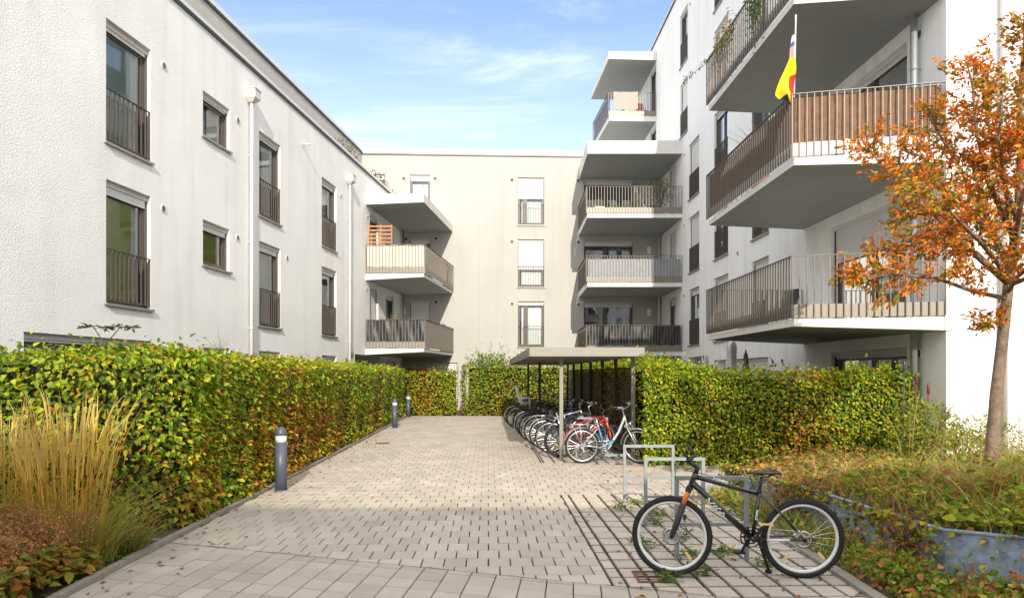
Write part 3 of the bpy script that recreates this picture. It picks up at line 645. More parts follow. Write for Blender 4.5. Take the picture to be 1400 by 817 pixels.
window(RB, FR, *cP, .06, 2.2, 2, .03, False, False, 'glassd', split=[14.55]); window(RB, FR, *gD, .06, 2.19, 3, .97, False, False, 'glassd', split=[zr(1032), zr(985)])
for px, py in ((1258, 47), (1257, 483), (1057, 494), (1070, 493), (1257, 262), (936, 212), (936, 308), (936, 404), (987, 333), (944, 6), (943.5, 106), (996, 17), (1009, 346)):
    z = zr(px); vent(RB, FR, z, CAMH+(HOR-py)/FOC*z, .085 if px > 1100 else .075)
downpipe(RB, FE, .87, .05, 17.0, .055, False, .09); downpipe(RB, FR, 12.72, .05, 11.3, .06, False, .13, 'galv')
NP = [(7.49, 11.985), (5.08, 12.52), (4.99, 17.60), (7.38, 17.60)]; NRAIL = [(7.46, 11.95), (5.035, 12.485), (4.945, 17.64), (7.36, 17.64)]
for zt in (2.69, 5.59, 8.49):
    o = balcony(RB, NP, zt, .13, .235, NRAIL, (0, 3), bw=.014, bd=.028, kickm='concrete' if zt > 5 and zt < 6 else 'bronze2')
    u = MB(); u.fbox(FE, -.035, .12, .003, .03, zt-.235, zt+.34); u.build('upstand', 'concrete', o)
FPOLY = [(7.15, 29.2), (3.17, 29.2), (3.17, 32.83), (7.08, 32.95)]; FRAIL = [(7.13, 29.16), (3.13, 29.16), (3.13, 32.80)]
for zt in (2.63, 5.53, 8.43): balcony(RB, FPOLY, zt, .17, .20, FRAIL, (2, 3), solid=(1,))
balcony(RB, FPOLY, 11.50, .55, .60, None, (2, 3), name='canopy')
UP = [(7.05, 34.0), (4.76, 34.0), (4.48, 38.2), (6.97, 38.2)]; UR = [(7.03, 33.96), (4.72, 33.96), (4.44, 38.16)]
balcony(RB, UP, 14.29, .2, .25, UR, (0, 3))
balcony(RB, [(7.05, 33.9), (4.72, 33.9), (4.42, 38.9), (6.97, 38.9)], 17.42, .36, .42, None, (0, 3), name='canopy')

# the block on the other side of the street, behind the photographer: it throws the shade over the near paving
SB = thing('apartment_building', (0, -8, 0), 'plain pale two storey block behind the photographer across the street', 'building')
FS = Fr((0, -6.0), (1, 0), (0, 1)); sops = [(x, x+1.3, w, w+1.5) for x in range(-26, 27, 4) for w in (1., 4.)]
b = MB(); wall(b, FS, -30, 30, 0, 7.15, sops); b.quad((-30, -6, 7.1), (30, -6, 7.1), (30, -16, 7.1), (-30, -16, 7.1)); b.quad((-30, -16, 0), (30, -16, 0), (30, -16, 7.15), (-30, -16, 7.15))
for x in (-30, 30): b.quad((x, -6, 0), (x, -16, 0), (x, -16, 7.15), (x, -6, 7.15))
b.build('wall', ['white', 'roomd'], SB)
# ================================================================== hedges, grasses, tree
YG, MG, DG, YE, OB, BR = (.42, .47, .025), (.23, .35, .022), (.095, .165, .014), (.52, .44, .025), (.52, .20, .02), (.26, .09, .025)
def leafcols(P, base_w, patch):
    """one colour per leaf: kinds drawn by weight, browned where patch() is high"""
    n = len(P); c = pick([YG, MG, DG, YE, OB, BR], n, base_w)
    p = patch(P); r = rng.uniform(0, 1, n)
    k = r < np.clip(p, 0, .85); a = pick([OB, YE, BR, (.40, .25, .022)], n, [4, 1.6, 2.2, 2.4]); c[k] = a[k]
    return c
def hedge(name, faces, label, root, base_w, patch, core, lsize=.085, group=None, shoots=()):
    """faces: (origin, edge1, edge2, normal, leaf count, ragged).  The leaves hang outward and down in layers on a core of twigs."""
    t = thing(name, root, label, 'hedge', group)
    Ps = []; Ns = []
    for o, e1, e2, nn, cnt, rag in faces:
        o, e1, e2, nn = map(lambda q: np.array(q, dtype=float), (o, e1, e2, nn)); cnt = int(cnt*(1.06 if nn[2] < .5 else 1)); e2 = e2*((e2[2]+.075)/e2[2] if nn[2] < .5 and e2[2] > .5 else 1); u = rng.uniform(0, 1, (cnt, 2)); p = o+u[:, :1]*e1+u[:, 1:]*e2
        dep = -np.abs(rng.normal(0, .075, cnt))+.05
        dep += .055*wob(p[:, 0]*3, p[:, 1]*3, p[:, 2]*3, 1.)+.03*wob(p[:, 0]*9, p[:, 1]*9, p[:, 2]*9, 1.)+.06*wob(p[:, 0]*1.3+4, p[:, 1]*1.3, p[:, 2]*1.6, 1.)
        up = rng.exponential(.055, cnt)*rag
        p = p+nn*(dep+up)[:, None]; Ps.append(p); Ns.append(np.repeat(nn[None], cnt, 0))
    P = np.concatenate(Ps); Nn = np.concatenate(Ns); n = len(P)
    D = Nn*.55+rng.normal(0, .55, (n, 3)); D[:, 2] -= .28; up = np.zeros((n, 3)); up[:, 2] = 1
    NN = up*.75+Nn*.55+rng.normal(0, .38, (n, 3))
    L_ = lsize*rng.uniform(.65, 1.25, n)
    parts = [leafset(P, D, NN, L_, L_*rng.uniform(.52, .68, n), leafcols(P, base_w, patch))]
    for (b0, h, lean) in shoots:                        # long unclipped shoots with a few leaves each
        k = max(6, int(h/.028)); q = np.linspace(.1, 1, k); pp = np.stack([b0[0]+lean[0]*q**1.5, b0[1]+lean[1]*q**1.5, b0[2]+h*q], 1)
        d = rng.normal(0, 1, (k, 3)); d[:, 2] = .3; l = lsize*rng.uniform(.6, 1., k)
        parts.append(leafset(pp, d, np.array([[0, 0, 1.]])+rng.normal(0, .3, (k, 3)), l, l*.5, pick([MG, YG, DG, BR], k, [4, 4, 2, 1])))
    V, F, C = join(parts); npmesh('foliage', V, F, C, 'leaf', t)
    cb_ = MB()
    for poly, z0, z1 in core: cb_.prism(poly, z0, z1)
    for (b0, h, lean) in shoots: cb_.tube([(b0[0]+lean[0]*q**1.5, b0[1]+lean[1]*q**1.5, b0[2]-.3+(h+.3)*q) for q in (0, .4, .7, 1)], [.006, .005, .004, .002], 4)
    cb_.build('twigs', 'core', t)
    return t
Z1 = 1.84
def patchL(P):
    y = P[:, 1]; z = P[:, 2]; low = np.clip(1.35-z, 0, 1.35)/1.35
    g = np.exp(-((y-12.6)/3.2)**2)*1.1+np.exp(-((y-8.6)/.9)**2)*.35*low+.12+np.exp(-((y-21)/2.2)**2)*.35
    return g*(.25+.95*low)*(1.0+1.0*wob(P[:, 0]*1.6, y*1.6, z*1.6, 1.))
o1 = (kx(7.2)-.16, 7.2); o2 = (kx(28.0)-.16, 28.0)
faces = []
segs = [(7.85, 9.0, 2700), (9.0, 11.5, 3700), (11.5, 15, 3300), (15, 20, 2900), (20, 28.0, 3000)]
for a, c, n in segs:
    p = (kx(a)-.16, a, .03); e = (kx(c)-kx(a), c-a, 0)
    faces.append((p, e, (0, 0, Z1-.03), (1, .034, .05), n, .25)); faces.append(((p[0], a, Z1), e, (-1.25, 0, 0), (0, 0, 1), int(n*.6), .55))
faces.append(((kx(7.2)-.80, 7.2, .03), (-4.6, .25, 0), (0, 0, Z1-.03), (0, -1, .05), 7400, .25)); faces.append(((kx(7.2)-.75, 7.25, Z1), (-4.6, .25, 0), (0, 1.2, 0), (0, 0, 1), 4200, .6))
faces.append(((kx(7.85)-.16, 7.85, .03), (-.62, -.65, 0), (0, 0, Z1-.05), (.7, -.7, .05), 1500, .25)); faces.append(((kx(7.85)-.2, 7.9, Z1-.03), (-.6, -.6, 0), (-.4, .5, 0), (0, 0, 1), 420, .6))
shl = [((rng.uniform(-5.6, -3.8), rng.uniform(7.3, 8.3), Z1-.05), rng.uniform(.1, .24), (rng.normal(0, .05), rng.normal(0, .05))) for _ in range(34)]+[((-4.1-.034*y+rng.uniform(-.3, .3), y+8, Z1-.05), rng.uniform(.08, .2), (rng.normal(0, .08), rng.normal(0, .06))) for y in np.arange(0, 12, .5)]
hedge('clipped_hedge', faces, 'long clipped beech hedge running beside the bollards, yellow green with a rusty orange patch', (-4.2, 7.6, 0), [4.5, 5, 3, .8, .2, .1], patchL,
      [([(kx(7.35)-.95, 7.40), (kx(8.0)-.36, 8.0), (kx(28)-.34, 27.9), (kx(28)-1.3, 27.9), (kx(8.4)-1.3, 8.4), (-9.0, 8.6), (-9.0, 7.6)], 0, Z1-.04)], .076, shoots=shl)
def patchR(P):
    x = P[:, 0]; z = P[:, 2]
    return (.03+.30*np.exp(-((x-5.2)/.8)**2)+.10*np.exp(-((x-3.4)/.5)**2))*(1+1.1*wob(x*2.2, P[:, 1], z*2.2, 1.))
HR = [(2.62, 12.75), (7.15, 12.62)]
faces = [((2.42, 12.78, .03), (4.95, -.1, 0), (0, 0, 1.62), (0, -1, .05), 10500, .25), ((2.62, 12.75, 1.66), (4.75, -.1, 0), (0, 1.0, 0), (0, 0, 1), 2600, .9), ((7.37, 12.68, .03), (0, 1., 0), (0, 0, 1.55), (1, 0, .05), 900, .4),
         ((2.52, 12.9, .03), (-.25, 7, 0), (0, 0, 1.8), (-1, -.03, .05), 2200, .25), ((2.42, 12.75, 1.93), (1.5, -.02, -.26), (0, .8, 0), (0, 0, 1), 900, .6), ((2.42, 12.78, 1.6), (.8, -.02, 0), (0, 0, .3), (0, -1, .1), 520, .4), ((3.1, 12.78, 1.6), (.7, -.02, -.1), (0, 0, .16), (0, -1, .1), 280, .4), ((2.5, 13.6, 1.86), (1.1, 0, 0), (-.4, 13, 0), (0, 0, 1), 4200, 1.2)]
hedge('clipped_hedge', faces, 'low clipped beech hedge in front of the parasols and the ground floor terrace door', (4.9, 13, 0), [5, 5.5, 2.5, 1.6, .1, .03], patchR,
      [([(2.72, 12.95), (7.2, 12.85), (7.2, 13.6), (2.72, 13.6)], 0, 1.60), ([(2.68, 12.95), (3.5, 12.95), (3.3, 27), (2.35, 27)], 0, 1.78)], .068,
      shoots=[((x, 12.9, 1.5), rng.uniform(.12, .32), (rng.normal(0, .08), rng.normal(0, .05))) for x in (2.8, 3.3, 4.0, 5.1, 6.0, 6.6)])
def patchB1(P): return (.06+.34*np.exp(-((P[:, 0]+3.6)/.55)**2))*(1+.7*wob(P[:, 0]*2, P[:, 1], P[:, 2]*2, 1.))
def patchB2(P): return .05+.25*np.clip(1.2-P[:, 2], 0, 1)*np.clip(1.2-P[:, 0], 0, 1.6)*.6+.12*wob(P[:, 0]*2, P[:, 1], P[:, 2]*2, 1.)
faces = [((-4.5, 28.5, .02), (2.25, 0, 0), (0, 0, 1.72), (0, -1, .05), 2300, .4), ((-4.5, 28.5, 1.72), (2.25, 0, 0), (0, .8, 0), (0, 0, 1), 800, 1.5)]
hedge('clipped_hedge', faces, 'yellowing hedge across the far end of the yard, in front of white closed shutters', (-3.4, 28.8, 0), [3.5, 4, 2, 2.4, .2, .05], patchB1, [([(-4.5, 28.7), (-2.35, 28.7), (-2.35, 29.2), (-4.5, 29.2)], 0, 1.68)], .09)
faces = [((-1.95, 28.5, .02), (4.4, 0, 0), (0, 0, 2.0), (0, -1, .05), 4200, .6), ((-1.95, 28.5, 2.0), (4.4, 0, 0), (0, .8, 0), (0, 0, 1), 1500, 2.6), ((-1.95, 28.5, .02), (0, .7, 0), (0, 0, 1.95), (-1, 0, .05), 600, .8),
         ((-1.4, 28.6, 2.0), (1.1, 0, 0), (0, .0, .45), (0, -.7, .7), 500, 1.2)]
sh = [((x, 28.7+rng.uniform(0, .3), 1.9), h, (l, -.1)) for x, h, l in ((-1.2, .9, -.3), (-.95, 1.15, .1), (-.85, .95, .45), (-1.5, .6, -.4), (-.3, .5, .2), (.1, .75, .45), (.35, .65, .5), (.5, .55, .4), (-1.0, .6, -.1), (-.6, .6, .3), (-1.35, .75, -.1))]
sh += [((rng.uniform(-1.8, 1.2), 28.6+rng.uniform(0, .4), 1.85), rng.uniform(.2, .5), (rng.normal(0, .15), -.1)) for _ in range(30)]
hedge('overgrown_hedge', faces, 'overgrown green hedge at the far end, with long unclipped shoots above it', (0, 28.8, 0), [4, 5, 3, .8, .2, .1], patchB2, [([(-1.8, 28.75), (2.3, 28.75), (2.3, 29.3), (-1.8, 29.3)], 0, 1.96)], .09, shoots=sh)

# ---- ornamental grasses on the left
def grass(name, c, rad, nb, nst, h, label, cat='grass plant', tall=(.86, .55, .08), low=(.26, .30, .03), root=(.72, .28, .03)):
    t = thing(name, (c[0], c[1], 0), label, cat)
    def bases(n, r):
        a = rng.uniform(0, 2*np.pi, n); q = r*np.sqrt(rng.uniform(0, 1, n)); return np.stack([c[0]+q*np.cos(a), c[1]+q*np.sin(a), np.zeros(n)], 1), np.stack([np.cos(a), np.sin(a)], 1)
    B, T = bases(nb, rad); T = T+rng.normal(0, .5, T.shape); H = rng.uniform(.35, .85, nb)*h*.72
    C = pick([low, (.15, .23, .03), (.38, .33, .05), (.46, .27, .05)], nb, [3, 3, 2, 1.6]); C2 = pick([(.32, .27, .05), (.14, .18, .025), (.40, .32, .09)], nb)
    npmesh('leaf_blades', *bladeset(B, T, H, rng.uniform(.006, .011, nb), rng.uniform(.3, 1.1, nb), C, C2, 6), 'blade', t)
    B, T = bases(nst, rad*.75); H = rng.uniform(.72, 1., nst)*h; bend = np.abs(rng.normal(.16, .12, nst)); H *= rng.uniform(.75, 1.05, nst)
    a = bladeset(B, T, H, rng.uniform(.0035, .006, nst), bend, pick([root, (.62, .27, .04), (.45, .27, .05)], nst), pick([tall, (.50, .30, .05)], nst), 5)
    hb = B.copy(); hh = H*.30; k = .70; hb[:, :2] += T*(bend*H*k**1.8)[:, None]; hb[:, 2] += H*k
    parts = [a]
    for q in range(2):
        parts.append(bladeset(hb+rng.normal(0, .004, hb.shape), T, hh, rng.uniform(.004, .011, nst), bend*1.6, pick([tall, (.62, .47, .14), (.58, .36, .06)], nst), pick([(.68, .55, .20)], nst), 4))
    npmesh('flower_stalks', *join(parts), 'blade', t)
    return t
grass('feather_reed_grass', (-3.98, 6.2), .38, 460, 190, 1.66, 'tall golden feather reed grass clump rising in front of the hedge')
grass('feather_reed_grass', (-4.75, 6.5), .38, 380, 150, 1.55, 'golden reed grass clump half cut by the photo edge, beside the taller clump')
grass('tuft_grass', (-3.72, 6.62), .22, 420, 4, .72, 'low green grass tuft arching over the corner of the bed edging', low=(.08, .14, .02))
grass('tuft_grass', (-4.35, 5.85), .25, 420, 3, .62, 'low pale striped grass tuft at the foot of the golden reed grass', low=(.25, .22, .08))
# ---- low broad leaved perennials with brown flower heads
def perennial(name, box, n, nfl, h, label, pal, w, ls=(.05, .11), fpal=((.40, .17, .08), (.46, .24, .11), (.30, .13, .06)), kind=None, cat='plant', hf=None):
    x0, x1, y0, y1 = box
    P = np.stack([rng.uniform(x0, x1, n), rng.uniform(y0, y1, n), np.zeros(n)], 1); P[:, 2] = rng.beta(2.2, 1.2, n)*h*(.7+.5*wob(P[:, 0]*4, P[:, 1]*4, 0, 1.))
    if hf is not None: P[:, 2] += np.array([hf(a, b_) for a, b_ in P[:, :2]])
    D = rng.normal(0, 1, (n, 3)); D[:, 2] = rng.uniform(-.4, .4, n); NN = rng.normal(0, .35, (n, 3)); NN[:, 2] += 1
    L_ = rng.uniform(*ls, n); parts = [leafset(P, D, NN, L_, L_*rng.uniform(.6, .95, n), pick(pal, n, w))]
    if nfl:
        c = np.stack([rng.uniform(x0, x1, nfl), rng.uniform(y0, y1, nfl), rng.uniform(.65, 1.15, nfl)*h], 1)
        if hf is not None: c[:, 2] += np.array([hf(a, b_) for a, b_ in c[:, :2]])
        k = 26; Q = np.repeat(c, k, 0)+rng.normal(0, 1, (nfl*k, 3))*np.array([.045, .045, .03]); D = rng.normal(0, 1, (nfl*k, 3)); l = rng.uniform(.012, .028, nfl*k)
        parts.append(leafset(Q, D, rng.normal(0, 1, (nfl*k, 3)), l, l*.7, pick(fpal, nfl*k)))
    V, F, C = join(parts); o = npmesh(name, V, F, C, 'leaf')
    return tag(o, label, cat, None, kind)
perennial('sedum', (-5.0, -3.52, 4.6, 5.95), 4200, 330, .50, 'brown flowering low perennial with green lobed leaves in the bed corner beside the kerb', [(.19, .26, .025), (.36, .30, .03), (.42, .17, .045), (.13, .18, .02), (.48, .28, .05)], [2.5, 3, 4, 1.5, 2], cat='perennial')
perennial('sedum', (-5.9, -4.4, 5.6, 6.4), 1500, 180, .46, 'reddish brown seed head perennial under the golden reed grass at the photo edge', [(.25, .24, .03), (.38, .17, .05), (.2, .2, .03)], [3, 2, 2], cat='perennial')
perennial('seedling', (-3.62, -3.53, 5.6, 6.7), 130, 0, .08, 'small bright green weeds growing along the kerb of the grass bed', [(.10, .22, .02), (.14, .26, .03)], [1, 1], (.03, .06), kind='stuff', cat=None)

# ---- overgrown raised bed on the right: ground cover, grasses, weeds (nobody could count them)
def scatter(n, f):
    out = []
    while len(out) < n:
        x = rng.uniform(2.9, 9.5); y = rng.uniform(4.2, 12.45)
        if f(x, y): out.append((x, y, bedh(x, y)))
    return np.array(out)
def inbed(x, y): return x > wallx(y)+.02 and (y < 9.7 or x > 2.98+(y-9.7)*.62) and x < 1.05*y*.76
B = scatter(6500, inbed); n = len(B); a = rng.uniform(0, 2*np.pi, n); T = np.stack([np.cos(a), np.sin(a)], 1)
pal = [(.34, .33, .05), (.50, .38, .12), (.18, .25, .03), (.50, .26, .08), (.60, .48, .20)]
H = rng.uniform(.12, .48, n)*(1+.45*wob(B[:, 0]*2, B[:, 1]*2, 0, 1.)); C = pick(pal, n, [3, 1.8, 3.5, 1.8, .9])
H[B[:, 1] > 8.6] *= .42; H[(B[:, 0] > 4.6) & (B[:, 1] < 10)] *= 1.25
g = npmesh('bed_grass', *bladeset(B, T, H, rng.uniform(.005, .011, n), rng.uniform(.35, 1.3, n), C, C*1.25, 5), 'blade'); tag(g, 'unmown dry grass over the raised bed around the tree', None, None, 'stuff')
B = scatter(11000, inbed); n = len(B); B[:, 2] += rng.uniform(.0, .30, n)*(1+.5*wob(B[:, 0]*3, B[:, 1]*3, 0, 1.)); D = rng.normal(0, 1, (n, 3)); D[:, 2] *= .35; NN = rng.normal(0, .5, (n, 3)); NN[:, 2] += 1
brownz = (B[:, 1] > 7.2) & (B[:, 0] < 4.9+(B[:, 1]-9)*.5) & (rng.uniform(0, 1, n) < .8) | (wob(B[:, 0]*2.4, B[:, 1]*2.4, 0, 1.) > .3)
C = pick([(.22, .33, .03), (.42, .42, .03), (.14, .22, .02), (.45, .22, .04)], n, [3, 3, 2, 1]); k = pick([(.42, .18, .065), (.32, .15, .06), (.48, .28, .07), (.22, .23, .04)], n, [3, 2, 2, 2]); C[brownz] = k[brownz]
l = rng.uniform(.035, .105, n); g = npmesh('ground_cover', *leafset(B, D, NN, l, l*.62, C), 'leaf'); tag(g, 'green and rusty ground cover over the raised bed', None, None, 'stuff')
# plants that hang over the steel edge and grow at its foot
E_ = []; Cc = []
for _ in range(4200):
    y = rng.uniform(5.1, 9.7); x = wallx(y); over = rng.uniform(0, 1)
    dens = .5+.5*math.sin(y*4.1+1.0)
    if rng.uniform() > .25+.75*dens: continue
    if over < .5: E_.append((x-rng.uniform(0, .10), y-rng.uniform(0, .06), .47-rng.exponential(.11))); Cc.append((.48, .42, .03) if rng.uniform() < .4 else ((.24, .09, .05) if rng.uniform() < .55 else (.22, .31, .03)))
    else: E_.append((x-rng.uniform(.02, .55), y-rng.uniform(0, .1), rng.exponential(.07))); Cc.append([(.20, .34, .03), (.13, .22, .02), (.48, .20, .05), (.44, .38, .05)][rng.integers(4)])
for _ in range(4200):
    x = rng.uniform(2.88, 6.0); y = (5.62-(x-3.5)*.42 if x > 3.5 else rng.uniform(4.9, 5.9))-rng.uniform(0, .7); E_.append((x, y, rng.exponential(.06))); Cc.append([(.18, .33, .03), (.12, .2, .02), (.50, .17, .05), (.42, .38, .05)][rng.integers(4)])
E_ = np.array(E_); E_[:, 2] = np.maximum(E_[:, 2], .015); n = len(E_); D = rng.normal(0, .7, (n, 3)); D[:, 0] -= .5; D[:, 1] -= .3; NN = rng.normal(0, .5, (n, 3)); NN[:, 2] += .8; NN[:, 1] -= .4; l = rng.uniform(.025, .075, n)
g = npmesh('trailing_weeds', *leafset(E_, D, NN, l, l*.65, np.array(Cc)*rng.uniform(.75, 1.2, (n, 1))), 'leaf'); tag(g, 'trailing weeds on and below the steel edging of the raised bed', None, None, 'stuff')
n = 1500; y = rng.uniform(4.4, 9.6, n); x = np.array([max(2.84, min(wallx(q), 6)-abs(rng.normal(0, .28))) for q in y]); B = np.stack([x, y, np.zeros(n)], 1); a = rng.uniform(0, 2*np.pi, n)
g = npmesh('edge_grass', *bladeset(B, np.stack([np.cos(a), np.sin(a)], 1), rng.uniform(.10, .36, n), rng.uniform(.005, .011, n), rng.uniform(.4, 1.1, n), pick([(.22, .36, .03), (.44, .38, .08), (.15, .25, .03), (.55, .40, .14)], n), None, 5), 'blade'); tag(g, 'fresh grass along the foot of the steel edging', None, None, 'stuff')
# taller weeds and bushes at the hedge end, before the sunlit end wall
def bush(name, c, r, h, n, label, pal, w, ls=(.03, .07), cat='bush', stems=7, sv=.9):
    t = thing(name, (c[0], c[1], c[2]), label, cat)
    q = unit(rng.normal(0, 1, (n, 3)))*(rng.uniform(0, 1, (n, 1))**.45); P = np.array(c)+q*np.array([r, r, h/2])+np.array([0, 0, h/2])
    P += .12*r*np.stack([wob(P[:, 0]*5, P[:, 1]*5, P[:, 2]*5, 1.)]*3, 1); D = q+rng.normal(0, .6, (n, 3)); D[:, 2] += .1; NN = rng.normal(0, .5, (n, 3)); NN[:, 2] += .9; NN[:, 1] -= .3
    l = rng.uniform(*ls, n); npmesh('foliage', *leafset(P, D, NN, l, l*.5, pick(pal, n, w)), 'leaf', t)
    m = MB()
    for k in range(stems):
        a = rng.uniform(0, 6.28); m.tube([c, (c[0]+.4*r*math.cos(a), c[1]+.4*r*math.sin(a), c[2]+h*.45), (c[0]+sv*r*math.cos(a), c[1]+sv*r*math.sin(a), c[2]+h*.85)], [.008, .006, .003], 5)
    m.build('stems', 'twig', t); return t
bush('shrub', (6.65, 11.2, .25), .50, 1.05, 1500, 'loose green and yellow shrub at the end of the low hedge', [(.16, .24, .02), (.33, .31, .02), (.09, .15, .015)], [3, 3, 2], (.04, .09))
bush('shrub', (5.9, 9.3, .45), .42, .55, 700, 'yellow leaved seedling shrub between the hedge end and the tree trunk', [(.36, .32, .025), (.2, .25, .02)], [2, 2], (.035, .07))
bush('shrub', (6.9, 10.3, .45), .55, .62, 900, 'pale green weedy shrub at the foot of the end wall', [(.26, .30, .03), (.34, .28, .04), (.14, .2, .02)], [3, 2, 2], (.03, .06))
bush('weed_clump', (4.75, 6.55, .45), .55, .42, 1100, 'leafy green and yellow weed clump in front of the tree trunk on the raised bed', [(.3, .38, .03), (.5, .45, .05), (.45, .25, .06)], [3, 2, 1], (.03, .07), cat='weeds')
for x_, y_, r_, h_, l_, p_ in ((3.12, 7.85, .30, .56, 'rust and green weeds growing over the gap between two steel sheets, farther from the street', ((.46, .2, .06), (.3, .13, .06), (.2, .28, .03))), (3.42, 5.95, .26, .52, 'brown trailing weeds over the bend of the steel edging', ((.42, .18, .07), (.28, .12, .06), (.24, .32, .03))), (3.22, 6.75, .22, .18, 'rusty low weeds at the foot of the middle steel sheet', ((.46, .2, .08), (.3, .16, .08), (.3, .3, .05))), (3.1, 5.55, .30, .26, 'green and red leaved weeds by the kerb behind the rear bicycle wheel', ((.2, .36, .03), (.5, .2, .05), (.15, .25, .02)))):
    bush('weed_clump', (x_, y_, .0), r_, h_, 800, l_, p_, None, (.02, .055), cat='weeds')
for x_, y_, r_, h_, l_, p_ in ((3.75, 8.7, .40, .26, 'rust brown weed mound on the raised bed, nearest the open racks', ((.46, .19, .06), (.32, .15, .06), (.3, .26, .05))), (4.6, 10.2, .5, .22, 'reddish brown mound in front of the middle of the low hedge', ((.46, .18, .06), (.36, .2, .07), (.2, .24, .04))), (4.1, 7.4, .42, .36, 'mixed green and orange weed mound behind the steel edging', ((.2, .32, .03), (.5, .26, .06), (.4, .38, .05))), (5.3, 8.4, .55, .46, 'yellow green weed mound between the steel edging and the shrubs', ((.42, .42, .04), (.22, .32, .03), (.5, .3, .07))), (4.35, 5.75, .40, .30, 'green leaf mound above the nearest steel sheet', ((.26, .38, .03), (.48, .44, .04), (.4, .2, .05)))):
    bush('weed_clump', (x_, y_, .40 if y_ < 8 else .14), r_, h_, 900, l_, p_, None, (.025, .065), cat='weeds')
bush('shrub', (6.6, 8.3, .5), .55, .60, 1000, 'green leafy weed bush at the photo edge beyond the tree trunk', [(.18, .26, .02), (.32, .28, .03)], [3, 2], (.03, .07))
B = np.stack([rng.uniform(5.6, 8.6, 150), rng.uniform(8.8, 11.4, 150), np.full(150, .42)], 1); a = rng.uniform(0, 6.28, 150)
g = npmesh('seed_stalks', *bladeset(B, np.stack([np.cos(a), np.sin(a)], 1), rng.uniform(.5, 1.25, 150), rng.uniform(.006, .012, 150), np.abs(rng.normal(.25, .15, 150)), pick([(.45, .33, .12), (.28, .2, .06), (.2, .11, .05)], 150), pick([(.5, .38, .16)], 150), 6), 'blade'); tag(g, 'dry seed stalks before the sunlit end wall', None, None, 'stuff')
for cx_, cy_, l_, c_ in ((4.25, 8.9, 'arching pale grass tussock in front of the low hedge, nearer the racks', (.62, .55, .20)), (5.0, 7.9, 'arching straw coloured grass tussock in the middle of the raised bed', (.66, .50, .20)), (5.35, 9.9, 'green and straw grass tussock below the yellow shrub', (.42, .46, .12)), (4.3, 6.5, 'reclining dry grass tussock above the middle steel sheet', (.60, .42, .16)), (5.6, 7.2, 'reclining pale dry grass tussock right of the tree trunk', (.66, .52, .22)), (4.95, 5.9, 'green grass tussock behind the nearest steel sheet', (.34, .44, .08))):
    q_ = 170; a = rng.uniform(0, 6.28, q_); B = np.stack([cx_+rng.normal(0, .08, q_), cy_+rng.normal(0, .08, q_), np.full(q_, bedh(cx_, cy_))], 1)
    tag(npmesh('grass_tussock', *bladeset(B, np.stack([np.cos(a), np.sin(a)], 1), rng.uniform(.35, .75, q_)*(1 if cy_ < 7.6 else .5), rng.uniform(.007, .014, q_), rng.uniform(.5, 1.5, q_), pick([c_, (.25, .34, .05)], q_, [2, 1]), pick([c_], q_), 7), 'blade'), l_, 'grass plant')
# big yellow leaves beside the steel edge
P = np.array([(3.5+rng.uniform(0, .9), 5.55+rng.uniform(-.1, .5), .50+rng.uniform(0, .06)) for _ in range(90)]); n = 90; D = rng.normal(0, 1, (n, 3)); D[:, 2] = .1; NN = rng.normal(0, .3, (n, 3)); NN[:, 2] += 1; NN[:, 1] -= .35; l = rng.uniform(.06, .14, n)
tag(npmesh('plantain', *leafset(P, D, NN, l, l*.75, pick([(.40, .36, .02), (.22, .28, .02)], n, [3, 2])), 'leaf'), 'patch of broad yellow leaves on top of the steel edging', 'plant')

# ---- weeds in the bay joints and fallen leaves
n = 900; cl = [(1.62, 9.1), (1.75, 8.4), (1.35, 8.7), (1.72, 7.2), (1.58, 7.9), (1.68, 6.5), (2.0, 6.6), (2.25, 6.15), (1.60, 5.95), (1.30, 5.75), (2.2, 9.0), (1.3, 6.9)]
c = np.array(cl)[rng.integers(0, len(cl), n)]; P = np.stack([c[:, 0]+rng.normal(0, .06, n), c[:, 1]+rng.normal(0, .09, n), rng.uniform(0, .05, n)], 1); D = rng.normal(0, 1, (n, 3)); D[:, 2] = rng.uniform(0, .7, n); NN = rng.normal(0, .3, (n, 3)); NN[:, 2] += 1; l = rng.uniform(.02, .085, n)
tag(npmesh('joint_weeds', *leafset(P, D, NN, l, l*.34, pick([(.08, .17, .02), (.14, .2, .03), (.24, .22, .04), (.06, .11, .02)], n)), 'leaf'), 'weeds rooted in the joints of the bicycle bay', None, None, 'stuff')
n = 9000; i = rng.integers(0, 22, n); j = rng.integers(10, 40, n); cr = rng.uniform(0, 1, n) < .5; u = np.where(cr, rng.uniform(0, 21, n), i)*.205+rng.normal(0, .010, n); v = np.where(cr, j, rng.uniform(18, 36, n))*.275+rng.normal(0, .010, n)
x = .1+u-.034*v; y = .02+v+.034*u; ok = (x > bx(5.6)-.03*(y-5.6)) & (x < 2.78) & (y > nb(1.2)+.15) & (y > 5.85-.336*x+.05) & (y < 9.86) & (wob(x*5, y*5, 0, 1.) > -.25); B = np.stack([x, y, np.full(n, -.02)], 1)[ok]; n = len(B); a = rng.uniform(0, 6.28, n)
tag(npmesh('joint_moss', *bladeset(B, np.stack([np.cos(a), np.sin(a)], 1), rng.uniform(.018, .038, n), rng.uniform(.004, .009, n), rng.uniform(.4, 1., n), pick([(.07, .08, .02), (.11, .08, .03), (.045, .04, .02)], n), None, 2), 'blade'), 'moss and short grass in the wide joints', None, None, 'stuff')
n = 300; q = rng.uniform(0, 1, n); P = np.where(q[:, None] < .45, np.stack([np.array([kx(v) for v in np.linspace(5.3, 20, n)])+np.abs(rng.normal(.12, .25, n)), np.linspace(5.3, 20, n), np.full(n, .008)], 1), np.stack([rng.uniform(.8, 3.9, n), rng.uniform(5.1, 12.3, n), np.full(n, .008)], 1))
